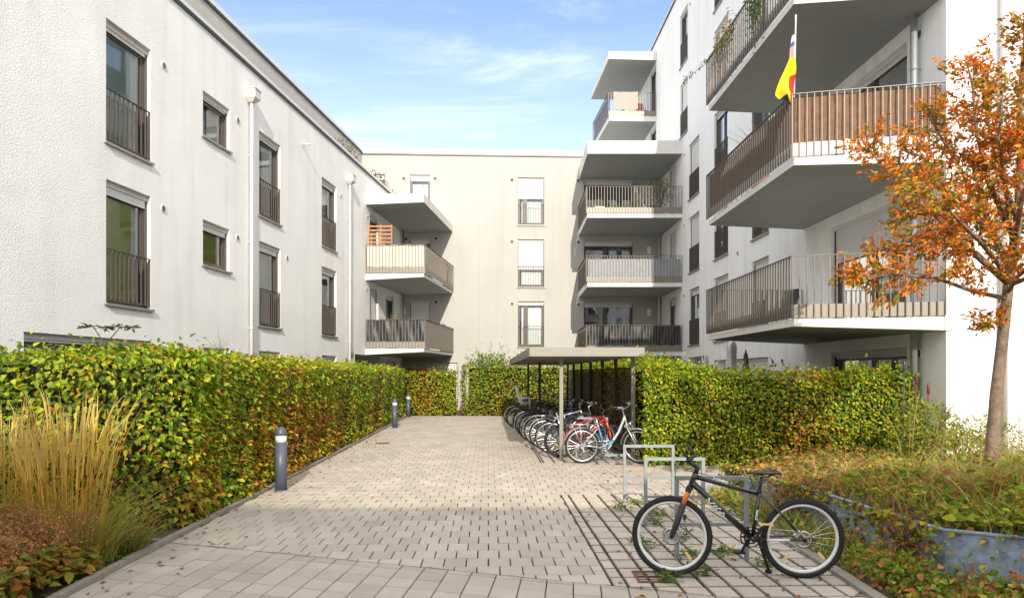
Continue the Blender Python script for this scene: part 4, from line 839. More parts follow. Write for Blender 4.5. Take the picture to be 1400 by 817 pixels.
D = rng.normal(0, 1, (n, 3)); D[:, 2] = 0; NN = rng.normal(0, .2, (n, 3)); NN[:, 2] += 1; l = rng.uniform(.04, .075, n)
tag(npmesh('fallen_leaves', *leafset(P, D, NN, l, l*.5, pick([(.36, .16, .04), (.25, .12, .04), (.40, .28, .06), (.45, .12, .03)], n)), 'leaf'), 'fallen autumn leaves on the paving', None, None, 'stuff')
n = 420; P = np.stack([rng.uniform(2.7, 6.5, n), rng.uniform(12.0, 12.6, n), np.full(n, .02)], 1); D = rng.normal(0, 1, (n, 3)); D[:, 2] = .1; NN = rng.normal(0, .3, (n, 3)); NN[:, 2] += 1; l = rng.uniform(.04, .08, n)
tag(npmesh('fallen_leaves', *leafset(P, D, NN, l, l*.5, pick([(.36, .16, .04), (.25, .12, .04), (.30, .2, .05)], n)), 'leaf'), 'brown leaf litter at the foot of the low hedge', None, None, 'stuff')

# ---- the autumn tree
TD = 7.5
TR = thing('serviceberry_tree', tuple(at(1355, 640, TD)[:2])+(.45,), 'young tree with orange and red autumn leaves before the sunlit end wall', 'tree')
def tp(px, py, d=0.): return at(px, py, TD+d)
tk = MB()
tk.tube([tp(1352, 690), tp(1356, 620), tp(1362, 540), tp(1370, 470), tp(1377, 405), tp(1381, 370)], [.076, .067, .061, .056, .052, .048], 12)
limbs = [
 ([tp(1381, 372), tp(1392, 300, .1), tp(1396, 220, .1), tp(1394, 140, .05), tp(1400, 70, 0), tp(1402, 30, 0)], .055, .010),
 ([tp(1379, 388), tp(1335, 350, -.2), tp(1285, 300, -.3), tp(1240, 262, -.35), tp(1205, 225, -.3), tp(1180, 195, -.3)], .035, .006),
 ([tp(1376, 408), tp(1330, 398, -.3), tp(1280, 380, -.5), tp(1235, 376, -.6), tp(1190, 378, -.6), tp(1165, 380, -.6)], .026, .005),
 ([tp(1382, 372), tp(1350, 300, .3), tp(1315, 235, .4), tp(1285, 185, .4), tp(1265, 150, .4)], .035, .006),
 ([tp(1388, 330), tp(1352, 250, -.2), tp(1335, 180, -.3), tp(1330, 120, -.3), tp(1322, 85, -.3)], .030, .005),
 ([tp(1381, 365), tp(1420, 310, .2), tp(1470, 260, .3), tp(1520, 210, .3)], .035, .006),
 ([tp(1379, 390), tp(1430, 370, -.3), tp(1490, 350, -.4), tp(1540, 330, -.4)], .028, .006),
 ([tp(1384, 350), tp(1395, 280, -.5), tp(1420, 200, -.7), tp(1440, 120, -.7)], .03, .006),
 ([tp(1383, 355), tp(1330, 320, .5), tp(1270, 290, .8), tp(1225, 300, .9)], .028, .005),
 ([tp(1380, 380), tp(1340, 330, -.6), tp(1300, 290, -.9), tp(1262, 252, -1.0)], .028, .005),
 ([tp(1377, 400), tp(1392, 378, -.4), tp(1425, 352, -.9), tp(1455, 340, -1.1)], .024, .005),
 ([tp(1383, 360), tp(1345, 310, -.1), tp(1300, 262, 0), tp(1262, 215, .1), tp(1235, 205, .1)], .026, .005),
 ([tp(1379, 385), tp(1335, 345, .2), tp(1290, 335, .4), tp(1240, 330, .5), tp(1200, 345, .5)], .024, .005),
 ([tp(1385, 340), tp(1375, 260, -.3), tp(1365, 190, -.5), tp(1372, 120, -.6)], .024, .005),
 ([tp(1372, 450), tp(1358, 440, -.2), tp(1335, 448, -.3)], .010, .003),
 ([tp(1392, 300), tp(1360, 215, .1), tp(1348, 150, .1), tp(1352, 95, .1)], .024, .005)]
LP = []; LD = []
def interp(P, s):
    k = min(int(s*(len(P)-1)), len(P)-2); f = s*(len(P)-1)-k; return P[k].lerp(P[k+1], f), (P[k+1]-P[k]).normalized()
for P, r0, r1 in limbs:
    tk.tube(P, [r0+(r1-r0)*i/(len(P)-1) for i in range(len(P))], 7)
    ln = sum((P[i+1]-P[i]).length for i in range(len(P)-1)); nt_ = max(3, int(ln/.045))
    for j in range(nt_):
        s = .18+.82*(j+random.random())/nt_; s = min(s, .999)
        p, d = interp(P, s); rv = Vector((random.gauss(0, 1), random.gauss(0, 1), random.gauss(.25, .6))); rv = (rv-d*rv.dot(d)).normalized()
        tl = random.uniform(.18, .52)*(1.15-.55*s)*(.5 if r0 < .012 else 1); dd = (d*.55+rv*.85).normalized(); q = p+dd*tl*.55+Vector((0, 0, .02)); e = q+(dd+Vector((0, 0, .25))).normalized()*tl*.5
        tk.tube([p, q, e], [.004, .003, .0015], 4)
        for w in range(int(9+tl*64)):
            f = random.uniform(.15, 1.05); c = p.lerp(q, min(1, f*2)) if f < .5 else q.lerp(e, min(1.1, f*2-1))
            LP.append(c+Vector((random.gauss(0, .022), random.gauss(0, .022), random.gauss(0, .022)))); LD.append(dd*.8+Vector((random.gauss(0, .6), random.gauss(0, .6), random.gauss(-.1, .5))))
tk.build('trunk', 'bark', TR)
P = np.array([tuple(p) for p in LP]); D = np.array([tuple(p) for p in LD]); n = len(P); NN = rng.normal(0, .55, (n, 3)); NN[:, 2] += .8; NN[:, 1] -= .25
C = pick([(.74, .22, .016), (.80, .34, .024), (.66, .10, .015), (.30, .25, .02), (.17, .19, .016), (.42, .15, .025)], n, [3.2, 2.8, 1.5, 1.6, 1.2, 1.2])
red = wob(P[:, 0]*1.8, P[:, 1]*1.8, P[:, 2]*1.8, 1.); gk = (red < -.25) & (rng.uniform(0, 1, n) < .5); gc = pick([(.25, .25, .018), (.38, .29, .02), (.15, .17, .014)], n); C[gk] = gc[gk]
l = rng.uniform(.038, .076, n); npmesh('crown', *leafset(P, D, NN, l, l*.46, C), 'leaf', TR)
print('tree leaves', n)
# ================================================================== bicycles
def text_mesh(body, size, bold=False):
    cu_ = bpy.data.curves.new('lettering', 'FONT'); cu_.body = body; cu_.size = size; cu_.align_x = 'CENTER'; cu_.align_y = 'CENTER'; cu_.shear = .2; cu_.offset = .0015*size/.04 if bold else 0
    o = bpy.data.objects.new('lettering', cu_); COL.objects.link(o); bpy.context.view_layer.update()
    me = bpy.data.meshes.new_from_object(o.evaluated_get(bpy.context.evaluated_depsgraph_get()))
    v = [tuple(x.co) for x in me.vertices]; f = [tuple(p.vertices) for p in me.polygons]
    bpy.data.objects.remove(o); bpy.data.meshes.remove(me); bpy.data.curves.remove(cu_); return v, f
def bicycle(loc, head, label, style='city', col='black', steer=0., tilt=0., R_=.34, wb=1.08, rim='alu', tyre='rubber', group=None, rack=False, guard=None, seat_h=.90, fork=None, basket=None, child=False, light=False, letters=False, bar='flat', saddle='black', stand=True, sp='alu', disc=False, sub=True, extra=None):
    rt = thing('bicycle', loc, label, 'bicycle', group); rt.rotation_euler = (R(tilt), 0, R(head))
    A = Vector
    rear = A((0, 0, R_)); front = A((wb, 0, R_))
    if style == 'mtb': bb = A((.405, 0, R_-.01)); st = A((.352, 0, .715)); ht = A((.875, 0, .868)); hb = A((.910, 0, .775)); crown = A((.925, 0, .735))
    elif style == 'step': bb = A((.43, 0, R_-.05)); st = A((.31, 0, .70)); ht = A((.80, 0, .92)); hb = A((.845, 0, .755)); crown = A((.858, 0, .725))
    else: bb = A((.42, 0, R_-.04)); st = A((.30, 0, .76)); ht = A((.83, 0, .90)); hb = A((.865, 0, .77)); crown = A((.88, 0, .735))
    ax = (ht-hb).normalized(); piv = hb
    RS = Matrix.Translation(piv) @ Matrix.Rotation(R(steer), 4, ax) @ Matrix.Translation(-piv)
    def B(T=None): m = MB(); m.T = T; return m
    def wheel(c, T, name):
        m = B(T)
        m.ring(c, (0, 1, 0), R_-.052, .011 if style != 'mtb' else .016, 44, 6, .9); m.tube([c-A((0, .035, 0)), c+A((0, .035, 0))], [.014, .014], 10)
        w = m.build(name, rim, rt, True)
        m = B(T); m.ring(c, (0, 1, 0), R_-.024, .024 if style == 'mtb' else .019, 52, 10)
        if style == 'mtb':
            for k in range(90):
                a = 2*math.pi*k/90; d = A((math.cos(a), 0, math.sin(a)))
                for y in (-.013, .013): m.bar(c+d*(R_-.004)+A((0, y-.008, 0)), c+d*(R_-.004)+A((0, y+.008, 0)), .012, .010, d)
        m.build('tyre', tyre, w, True)
        m = B(T); ns = 28
        for k in range(ns):
            a = 2*math.pi*k/ns; sgn = 1 if k % 2 else -1; a2 = a+sgn*.55*(1 if (k//2) % 2 else -1)
            m.tube([c+A((math.cos(a2)*.02, sgn*.028, math.sin(a2)*.02)), c+A((math.cos(a)*(R_-.056), 0, math.sin(a)*(R_-.056)))], .0012, 3, caps=False)
        m.build('spokes', sp, w, True)
        if disc:
            m = B(T); m.ring(c+A((0, .034, 0)), (0, 1, 0), .062, .012, 30, 4, .12); m.ring(c+A((0, .034, 0)), (0, 1, 0), .03, .006, 20, 4, .3)
            for k in range(6):
                a = k*math.pi/3; m.bar(c+A((.028*math.cos(a), .034, .028*math.sin(a))), c+A((.056*math.cos(a+.4), .034, .056*math.sin(a+.4))), .009, .002, (0, 1, 0))
            m.build('brake_disc', 'chrome', w, True)
            for a in (3.9, 5.4) if name == 'rear_wheel' else (4.0,):
                m = B(T); d = A((math.cos(a), 0, math.sin(a))); t_ = A((-d.z, 0, d.x)); p = c+d*(R_*.62)
                m.bar(p-t_*.004-d*.035+A((0, .006, 0)), p+d*.035+A((0, .006, 0)), .022, .008, (0, 1, 0)); m.build('reflector', 'reflector', w, True)
        return w
    wheel(rear, None, 'rear_wheel'); wheel(front, RS, 'front_wheel')
    m = B(); tr = .017
    if style == 'step':
        cur = [ht-ax*.03, ht.lerp(hb, .45)+A((-.03, 0, -.02)), A((.70, 0, .60)), A((.58, 0, .42)), bb+A((.05, 0, .03))]
        m.tube([ht, hb], .021, 10); m.tube(cur, [.024, .026, .027, .028, .028], 10)
        fr = m.build('frame', col if not isinstance(col, tuple) else col[0], rt, True)
        m = B(); m.tube([A((.60, 0, .445)), bb], .029, 10); m.tube([bb, st], .0185, 10); m.build('lower_frame', col if not isinstance(col, tuple) else col[1], rt, True)
        m = B()
    else:
        dr = .026 if style == 'mtb' else .017
        m.tube([ht, hb], .023 if style == 'mtb' else .02, 10)
        m.tube([st.lerp(bb, .05), ht-ax*.03], [.016, .021] if style == 'mtb' else .015, 10); m.tube([hb+ax*.015, bb], dr, 10); m.tube([bb, st], .0175, 10)
    for y in (-1, 1):
        m.tube([bb+A((-.03, y*.03, 0)), rear+A((.15, y*.055, 0)), rear+A((0, y*.062, 0))], [.011, .010, .009], 8); m.tube([st.lerp(bb, .06)+A((-.01, y*.018, 0)), rear+A((.16, y*.045, (st.z-R_)*.50)), rear+A((0, y*.062, 0))], [.008, .008, .008], 8)
        m.lathe(rear+A((0, y*.062, 0)), [(.012, -.006), (.02, -.004), (.02, .004), (.012, .006)], 10, (0, 1, 0))
    m.tube([bb-A((0, .036, 0)), bb+A((0, .036, 0))], .022, 10)
    o_ = m.build('frame' if style != 'step' else 'rear_stays', col if not isinstance(col, tuple) else col[0], rt, True)
    if letters:
        def put(body, p, q, size, rad, bold):
            v, f = text_mesh(body, size, bold); d = (q-p).normalized(); up = A((0, 1, 0)).cross(d); up = up if up.z > 0 else -up; c = (p+q)/2
            d = -d if d.x > 0 else d
            m_ = MB(); m_.add([c+d*a+up*(rad*math.sin(b_/rad))+A((0, rad*math.cos(b_/rad)+.0012, 0)) for a, b_, _ in v], f); m_.build('lettering', 'signwhite', o_, True)
        put('SIBERIA', hb.lerp(bb, .08), hb.lerp(bb, .72), .062, .0275, True); put('2-CROSS', ht.lerp(st, .14), ht.lerp(st, .62), .034, .0205, True); put('cross', st.lerp(bb, .25), st.lerp(bb, .72), .040, .019, True)
        m_ = MB(); m_.tube([rear+A((.30, .052, -.006)), rear+A((.12, .061, -.001))], .0105, 8); m_.build('chainstay_guard', 'signwhite', o_, True)
    # fork
    m = B(RS); w2 = .065 if style == 'mtb' else .048
    m.tube([hb+ax*.01, crown+A((.0, 0, -.0))], .02, 8); m.bar(crown+A((0, -w2-.02, 0)), crown+A((0, w2+.02, 0)), .05, .04, ax)
    for y in (-1, 1):
        if style == 'mtb': p0 = crown+A((0, y*w2, 0)); p1 = crown.lerp(front, .30)+A((0, y*w2, 0)); m.tube([p1, front+A((-.012, y*w2, .02)), front+A((0, y*w2, -.012))], [.026, .022, .014], 10)
        else: m.tube([crown+A((0, y*w2, 0)), crown.lerp(front, .55)+A((-.005, y*w2, 0)), front+A((0, y*w2, 0))], [.015, .013, .009], 8)
    fk = m.build('fork', fork or (col if not isinstance(col, tuple) else col[0]), rt, True)
    if style == 'mtb':
        m = B(RS)
        for y in (-1, 1): m.tube([crown+A((0, y*w2, 0)), crown.lerp(front, .34)+A((0, y*w2, 0))], .0195, 10)
        m.build('fork_stanchion', 'orange', fk, True)
        m = B(RS); m.bar(crown.lerp(front, .6)+A((-.05, -w2, 0)), crown.lerp(front, .6)+A((-.05, w2, 0)), .02, .03); m.build('fork_brace', 'blackm', fk, True)
    # handlebar and stem
    m = B(RS); top = ht+ax*.05
    if style == 'mtb':
        cl = top+A((.075, 0, .045)); m.tube([ht, top+ax*.01], .02, 8); m.tube([top, cl], .018, 8)
        bp_ = [A((-.035, .33, .035)), A((-.012, .16, .03)), A((0, .06, 0)), A((0, -.06, 0)), A((-.012, -.16, .03)), A((-.035, -.33, .035))]
    else:
        cl = top+A((.05, 0, .09)); m.tube([ht, ht+ax*.11, cl], .013, 8)
        k_ = -.17 if bar == 'swept' else -.06; bp_ = [A((k_, .29, .05)), A((k_*.45, .25, .055)), A((.02, .13, .03)), A((0, .05, 0)), A((0, -.05, 0)), A((.02, -.13, .03)), A((k_*.45, -.25, .055)), A((k_, -.29, .05))]
    m.tube([cl+p for p in bp_], .0125, 8); hbm = 'blackm' if style == 'mtb' else 'alu'
    hb_ = m.build('handlebar', hbm, rt, True)
    for e0, e1 in ((bp_[0], bp_[1]), (bp_[-1], bp_[-2])):
        m = B(RS); d = (e1-e0).normalized(); m.tube([cl+e0-d*.005, cl+e0+d*.12], [.0175, .0165], 10)
        if style == 'mtb': m.tube([cl+e0+d*.01, cl+e0+d*.005+A((.03, 0, .04)), cl+e0+A((.075, d.y*-.01, .10))], [.012, .012, .011], 8)   # bar end
        m.build('grip', 'blackm', hb_, True)
        m = B(RS); m.tube([cl+e0+d*.15, cl+e0+d*.15+A((.035, 0, -.02)), cl+e0+d*.05+A((.05, 0, -.03))], [.008, .006, .005], 6); m.bar(cl+e0+d*.16-A((0, .0, .01)), cl+e0+d*.2-A((0, 0, .01)), .035, .03); m.build('brake_lever', 'alu' if style != 'mtb' else 'blackm', hb_, True)
    m = B(); c0 = RS @ (cl+A((.02, .1, 0))); c1 = RS @ (cl+A((.02, -.1, 0)))
    for c, e in ((c0, hb+A((.03, .03, -.05))), (c1, st.lerp(ht, .8)+A((0, -.02, .01)))): m.tube([c, c+A((.09, 0, .0)), c.lerp(e, .5)+A((.09, 0, -.02)), e], .003, 5, caps=False)
    m.build('brake_cable', 'rubber', rt, True)
    # saddle on its post
    d = (st-bb).normalized(); stop = st+d*max(.04, seat_h-.06-st.z); m = B(); m.tube([st-d*.02, stop], .0135, 8); m.tube([st-d*.005, st+d*.018], .02, 10); sp_ = m.build('seat_post', 'alu' if style != 'mtb' else 'blackm', rt, True)
    m = B(); c = stop+A((-.02, 0, .035)); secs = [(-.13, .066, .0, .03), (-.10, .074, .01, .035), (-.04, .06, .004, .035), (.03, .03, .0, .03), (.10, .021, .004, .026), (.145, .014, -.004, .02)]; vs = []; fs = []; nn = 10
    for x, w, z, h in secs:
        for k in range(nn):
            a = 2*math.pi*k/nn; vs.append(c+A((x, w*math.cos(a), z+(h*.35 if math.sin(a) > 0 else h*.6)*math.sin(a))))
    for i in range(len(secs)-1):
        for k in range(nn): fs.append((i*nn+k, i*nn+(k+1) % nn, (i+1)*nn+(k+1) % nn, (i+1)*nn+k))
    fs += [tuple(range(nn)), tuple(range((len(secs)-1)*nn, len(secs)*nn))]
    m.add(vs, fs, True); m.tube([c+A((-.09, 0, -.01)), c+A((-.02, 0, -.035)), c+A((.07, 0, -.01))], .006, 6); m.build('saddle', saddle, rt, True)
    # drive train on the right-hand side (-y)
    m = B(); cp = bb+A((0, -.05, 0)); m.tube([bb-A((0, .072, 0)), bb+A((0, .072, 0))], .012, 8); m.ring(cp, (0, 1, 0), .085, .006, 36, 4, .5); m.ring(cp, (0, 1, 0), .055, .006, 28, 4, .5)
    for k in range(5): a = k*1.257; m.bar(cp, cp+A((.085*math.cos(a), 0, .085*math.sin(a))), .014, .006, (0, 1, 0))
    ca = R(-62)
    for y, s in ((-.068, 1), (.068, -1)): m.bar(bb+A((0, y, 0)), bb+A((s*.17*math.cos(ca), y*1.1, s*.17*math.sin(ca))), .022, .014, (0, 1, 0))
    ck = m.build('crankset', 'blackm' if style == 'mtb' else 'chrome', rt, True)
    for y, s in ((-.115, 1), (.115, -1)):
        m = B(); p = bb+A((s*.17*math.cos(ca), y, s*.17*math.sin(ca)))
        if style == 'mtb' and s < 0: m.bar(p-A((.048, 0, .0)), p+A((.048, 0, 0)), .012, .014); [m.bar(p+A((x, -.04, 0)), p+A((x, .04, 0)), .012, .016) for x in (-.045, .045)]
        else: m.bar(p-A((.045, 0, 0)), p+A((.045, 0, 0)), .07, .018)
        m.build('pedal', 'blackm' if not (style == 'mtb' and s < 0) else 'reflector', ck, True)
    m = B(); cr = rear+A((0, -.045, 0)); m.ring(cr, (0, 1, 0), .04, .012, 20, 5, .9); m.tube([cp+A((0, 0, .085)), cr+A((0, 0, .043))], .004, 5); m.tube([cp+A((0, 0, -.085)), cr+A((.03, 0, -.10)), cr+A((-.0, 0, -.043))], .004, 5); m.bar(cr, cr+A((.03, -.01, -.12)), .03, .016, (0, 1, 0)); m.build('chain', 'chrome', rt, True)
    if style == 'mtb':
        m = B(); m.bar(rear+A((.03, .055, .07)), rear+A((.08, .055, .03)), .03, .03, (0, 1, 0)); m.build('brake_caliper', 'chrome', rt, True)
    if guard:
        for c, T, a0, a1, nm in ((rear, None, 20, 205, 'rear_mudguard'), (front, RS, -20, 165, 'front_mudguard')):
            m = B(T); rr = R_+.022; vs = []; fs = []; q = 20
            for i in range(q+1):
                a = R(a0+(a1-a0)*i/q) if c is rear else R(180-a0-(a1-a0)*i/q-20)
                for y, dr_ in ((-.028, -.012), (-.015, .002), (.015, .002), (.028, -.012)): vs.append(c+A(((rr+dr_)*math.cos(a), y, (rr+dr_)*math.sin(a))))
            for i in range(q):
                for k in range(3): fs.append((i*4+k, i*4+k+1, i*4+5+k, i*4+4+k))
            m.add(vs, fs, True)
            for a in (a1-25,):
                a = R(a) if c is rear else R(180-a-20)
                for y in (-.03, .03): m.tube([c+A((0, y, 0)), c+A(((rr)*math.cos(a), y*.9, (rr)*math.sin(a)))], .002, 4)
            m.build(nm, guard, rt, True)
    if rack:
        m = B(); z = R_*2+.075
        for y in (-.06, .06):
            m.tube([A((.20, y, z)), A((-.24, y, z))], .005, 6); m.tube([rear+A((0, y*1.1, 0)), A((-.05, y, z))], .005, 6); m.tube([rear+A((0, y*1.1, 0)), A((-.20, y, z))], .004, 6)
        for x in (-.22, -.1, .02, .15): m.tube([A((x, -.06, z)), A((x, .06, z))], .004, 6)
        m.tube([A((.20, 0, z)), st.lerp(bb, .2)], .005, 6); rk = m.build('luggage_rack', 'blackm' if rack is True else rack, rt, True)
        m = B(); m.bar(A((-.27, -.03, z-.02)), A((-.27, .03, z-.02)), .015, .04); m.build('rear_reflector', 'red', rk, True)
    if child:
        m = B(); z = R_*2+.10
        pr = [(.13, .10), (.05, .05), (-.08, .06), (-.14, .12), (-.20, .32), (-.25, .52), (-.27, .58)]; vs = []
        for x, h in pr:
            for y in (-.16, -.13, 0, .13, .16): vs.append(A((x+(.05 if abs(y) > .15 else 0), y*(1 if h < .3 else .85), z+h+(.05 if abs(y) > .15 and h < .2 else 0))))
        m.add(vs, [(i*5+k, i*5+k+1, i*5+6+k, i*5+5+k) for i in range(len(pr)-1) for k in range(4)], True); m.add([v+A((-.02, 0, -.02)) for v in vs], [(i*5+k, i*5+k+1, i*5+6+k, i*5+5+k) for i in range(len(pr)-1) for k in range(4)], True)
        for y in (-.16, .16): m.tube([A((-.12, y, z+.20)), A((.10, y, z+.24)), A((.14, y, z+.20)), A((.15, y, z-.12))], .02, 8)
        m.build('child_seat', 'greyp', rt, True)
    if basket:
        m = B(RS if basket == 'front' else None); c = cl+A((.17, 0, -.07)) if basket == 'front' else A((-.06, 0, R_*2+.08))
        hx, hy, h = .13, .17, .22
        for k in range(4):
            z = c.z-h/2+h*k/3; p = [A((c.x-hx, -hy, z)), A((c.x+hx, -hy, z)), A((c.x+hx, hy, z)), A((c.x-hx, hy, z))]; m.tube(p, .004, 5, True)
        for k in range(9):
            for y in (-hy, hy): x = c.x-hx+2*hx*k/8; m.tube([A((x, y, c.z-h/2)), A((x, y, c.z+h/2))], .0025, 4)
            for x in (c.x-hx, c.x+hx): y = -hy+2*hy*k/8; m.tube([A((x, y, c.z-h/2)), A((x, y, c.z+h/2))], .0025, 4)
            y = -hy+2*hy*k/8; m.tube([A((c.x-hx, y, c.z-h/2)), A((c.x+hx, y, c.z-h/2))], .0025, 4)
        m.build('basket', 'blackm', rt, True)
    if light:
        m = B(RS); c = crown+A((.06, 0, .04)); m.lathe(c, [(.012, -.03), (.03, -.01), (.034, .02), (.03, .026)], 14, (1, 0, 0)); m.build('headlight', 'alu', rt, True)
    if stand:
        m = B(); s = 1 if style == 'mtb' else -1
        if style == 'mtb': m.tube([bb+A((-.06, -.05, -.02)), A((bb.x-.165, -.12, .03))], .012, 8); m.bar(A((bb.x-.19, -.12, .012)), A((bb.x-.14, -.12, .012)), .035, .024)
        else: m.tube([bb+A((-.12, s*.04, -.0)), A((bb.x-.17, s*.13, .012))], .008, 6); m.tube([A((bb.x-.17, s*.13, .012)), A((bb.x-.12, s*.14, .01))], .008, 6)
        m.build('kickstand', 'blackm', rt, True)
    if letters:    # white wording strip on the rims and the fork legs
        pass
    return rt
SG = 'bicycles parked under the shelter'
bicycle((2.42, 5.80, 0), 174.5, 'black mountain bike with orange fork legs, leaning by the nearest rack', 'mtb', 'black', -14, -2, .333, 1.07, 'wht', fork='blackm', letters=True, disc=True, seat_h=.905, sp='chrome')
bicycle((1.335, 13.22, 0), 1.5, 'silver and blue step-through bicycle, first one at the open end of the shelter', 'step', ('silver', 'blue'), -34, 0, .335, 1.08, 'alu', guard='alu', light=True, bar='swept', rack='alu', group=SG, seat_h=.93)
bicycle((.98, 14.15, 0), 3, 'red bicycle with fat black tyres, behind the blue and silver one', 'mtb', 'red', 8, 2, .335, 1.05, 'blackm', fork='red', disc=True, group=SG, stand=False)
bicycle((.83, 14.9, 0), -2, 'dark green bicycle with a brake disc, parked right behind the red one', 'city', 'lime', 12, 2, .35, 1.06, 'alu', group=SG, disc=True, stand=False)
bicycle((.72, 15.7, 0), 2, 'white rimmed bicycle with pale mudguards and a luggage rack, third from the child seat bicycle', 'city', 'silver', -15, 2, .345, 1.1, 'alu', guard='alu', rack='alu', group=SG, bar='swept')
bicycle((.62, 16.6, 0), -3, 'blue bicycle with a black front basket under the shelter', 'step', ('blue', 'blue'), 10, 1, .345, 1.08, 'alu', guard='silver', basket='front', group=SG, bar='swept')
bicycle((.50, 17.6, 0), 2, 'black city bicycle with a pink reflector side and a rear basket under the shelter', 'city', 'black', -8, 1, .345, 1.08, 'alu', guard='blackm', rack=True, basket='rear', group=SG, bar='swept')
bicycle((.42, 18.7, 0), 0, 'black bicycle with pale mudguards next to the one with the child seat', 'city', 'black', 14, 2, .345, 1.08, 'alu', guard='alu', rack=True, group=SG, bar='swept')
bicycle((.36, 20.0, 0), 3, 'dark bicycle carrying a light grey child seat over its rear wheel', 'city', 'navy', 8, 1, .345, 1.08, 'alu', guard='blackm', rack=True, child=True, group=SG, bar='swept')
bicycle((.16, 21.6, 0), -4, 'dark red bicycle with a bare rear rack beyond the child seat', 'city', 'maroon', -10, 2, .345, 1.08, 'alu', guard='blackm', rack=True, group=SG)
bicycle((.06, 22.9, 0), 2, 'black bicycle with thin wheels farthest along the shelter', 'city', 'black', 20, 1, .35, 1.06, 'alu', group=SG)

# ---- racks
def rack(x0, x1, y, h, label, group, s=.036):
    m = MB(); a = s/2
    m.box(x0-a, x0+a, y-a, y+a, -.02, h); m.box(x1-a, x1+a, y-a, y+a, -.02, h); m.box(x0-a, x1+a, y-a-.001, y+a+.001, h+.001, h+s); m.box(x0+a, x1-a, y-a*.7, y+a*.7, .31, .31+s*.8)
    o = m.build('bicycle_rack', 'galv'); tag(o, label, 'bicycle rack', group); return o
RG = 'galvanised bicycle racks'
rack(1.49, 2.13, 9.2, .73, 'empty galvanised hoop rack, farthest of the three in the open bay', RG); rack(1.50, 2.145, 7.8, .73, 'empty galvanised hoop rack, middle one of the three in the open bay', RG); rack(1.51, 2.15, 6.37, .73, 'galvanised hoop rack that the mountain bike leans by', RG)
rack(1.32, 1.95, 14.25, .78, 'white looking hoop rack between the blue bicycle and the red one', RG)
for y, l in ((16.1, 'hoop rack under the shelter beside the pale mudguard bicycle'), (18.1, 'hoop rack under the shelter beside the rear basket bicycle'), (20.7, 'hoop rack under the shelter just beyond the child seat bicycle')): rack(1.2-.034*(y-14), 1.83-.034*(y-14), y, .78, l, RG)

# ---- shelter
S = thing('bicycle_shelter', (1.4, 19, 0), 'flat roofed metal bicycle shelter with a dark slatted side screen', 'shelter')
def sl_(x, y): return (x-.035*(y-13.2), y)
m = MB(); P = [sl_(.36, 13.3), sl_(2.52, 13.3), sl_(2.52, 25.2), sl_(.36, 25.2)]
m.mi = 0; m.prism(P, 2.10, 2.20); m.mi = 1; c = [sl_(.44, 13.38), sl_(2.44, 13.38), sl_(2.44, 25.1), sl_(.44, 25.1)]; m.prism(c, 2.075, 2.098)
for i in range(4):
    p, q = P[i], P[(i+1) % 4]; m.mi = 0; m.bar((p[0], p[1], 2.125), (q[0], q[1], 2.125), .05, .172)
m.mi = 1
for k in range(24):
    y = 13.6+k*.49; p, q = sl_(.46, y), sl_(2.42, y); m.bar((*p, 2.05), (*q, 2.05), .05, .05)
m.build('roof', ['shed', 'shedroof'], S)
for y in (13.72, 19.4, 24.9):
    for x, mm in ((.99, 'shed' if y < 14 else 'post'), (2.41, 'shed' if y < 14 else 'post')):
        p = sl_(x, y); m = MB(); m.box(p[0]-.035, p[0]+.035, y-.035, y+.035, -.02, 2.07); m.build('post', mm, S)
for y in (15.6, 17.4, 21.3, 23.2): p = sl_(2.41, y); m = MB(); m.box(p[0]-.035, p[0]+.035, y-.035, y+.035, -.02, 2.07); m.build('post', 'redpost' if y < 16 else 'post', S)
m = MB()
for k in range(26):
    z = .16+k*.066; p, q = sl_(2.47, 13.9), sl_(2.47, 25.0); m.bar((*p, z), (*q, z), .016, .058)
m.build('slatted_screen', 'slat', S)
m = MB()
p, q = sl_(2.40, 13.75), sl_(2.40, 24.9); m.bar((*p, .10), (*q, .10), .05, .05); p, q = sl_(1.6, 13.75), sl_(2.4, 13.75); m.bar((*p, .10), (*q, .10), .05, .05); m.build('base_rail', 'galv', S)
# ---- bollard lights
for (x, y, l) in ((-3.39, 10.2, 'blue grey bollard light with domed cap, nearest of the three along the hedge'), (-3.73, 22.1, 'blue grey bollard light, second one along the hedge'), (-4.12, 27.6, 'blue grey bollard light at the far end, before the yellowing hedge')):
    t = thing('bollard_light', (x, y, 0), l, 'bollard', 'bollard lights along the hedge'); r = .085
    m = MB(); m.lathe((x, y, 0), [(r, -.02), (r, .70)], 28); m.lathe((x, y, 0), [(r+.012, -.01), (r+.012, .006), (r, .008)], 28); m.build('post', 'bollard', t)
    m = MB(); m.lathe((x, y, 0), [(r-.004, .702), (r-.004, .80)], 28); m.build('lamp_glass', 'lamp', t)
    m = MB(); [m.ring((x, y, z), (0, 0, 1), r-.003, .004, 28, 6) for z in (.72, .745, .77, .79)]; m.build('louvre_rings', 'lampc', t)
    m = MB(); m.lathe((x, y, 0), [(r, .802), (r, .83), (r*.93, .868), (r*.72, .90), (r*.4, .92), (.004, .928)], 28); m.build('cap', 'bollard', t)
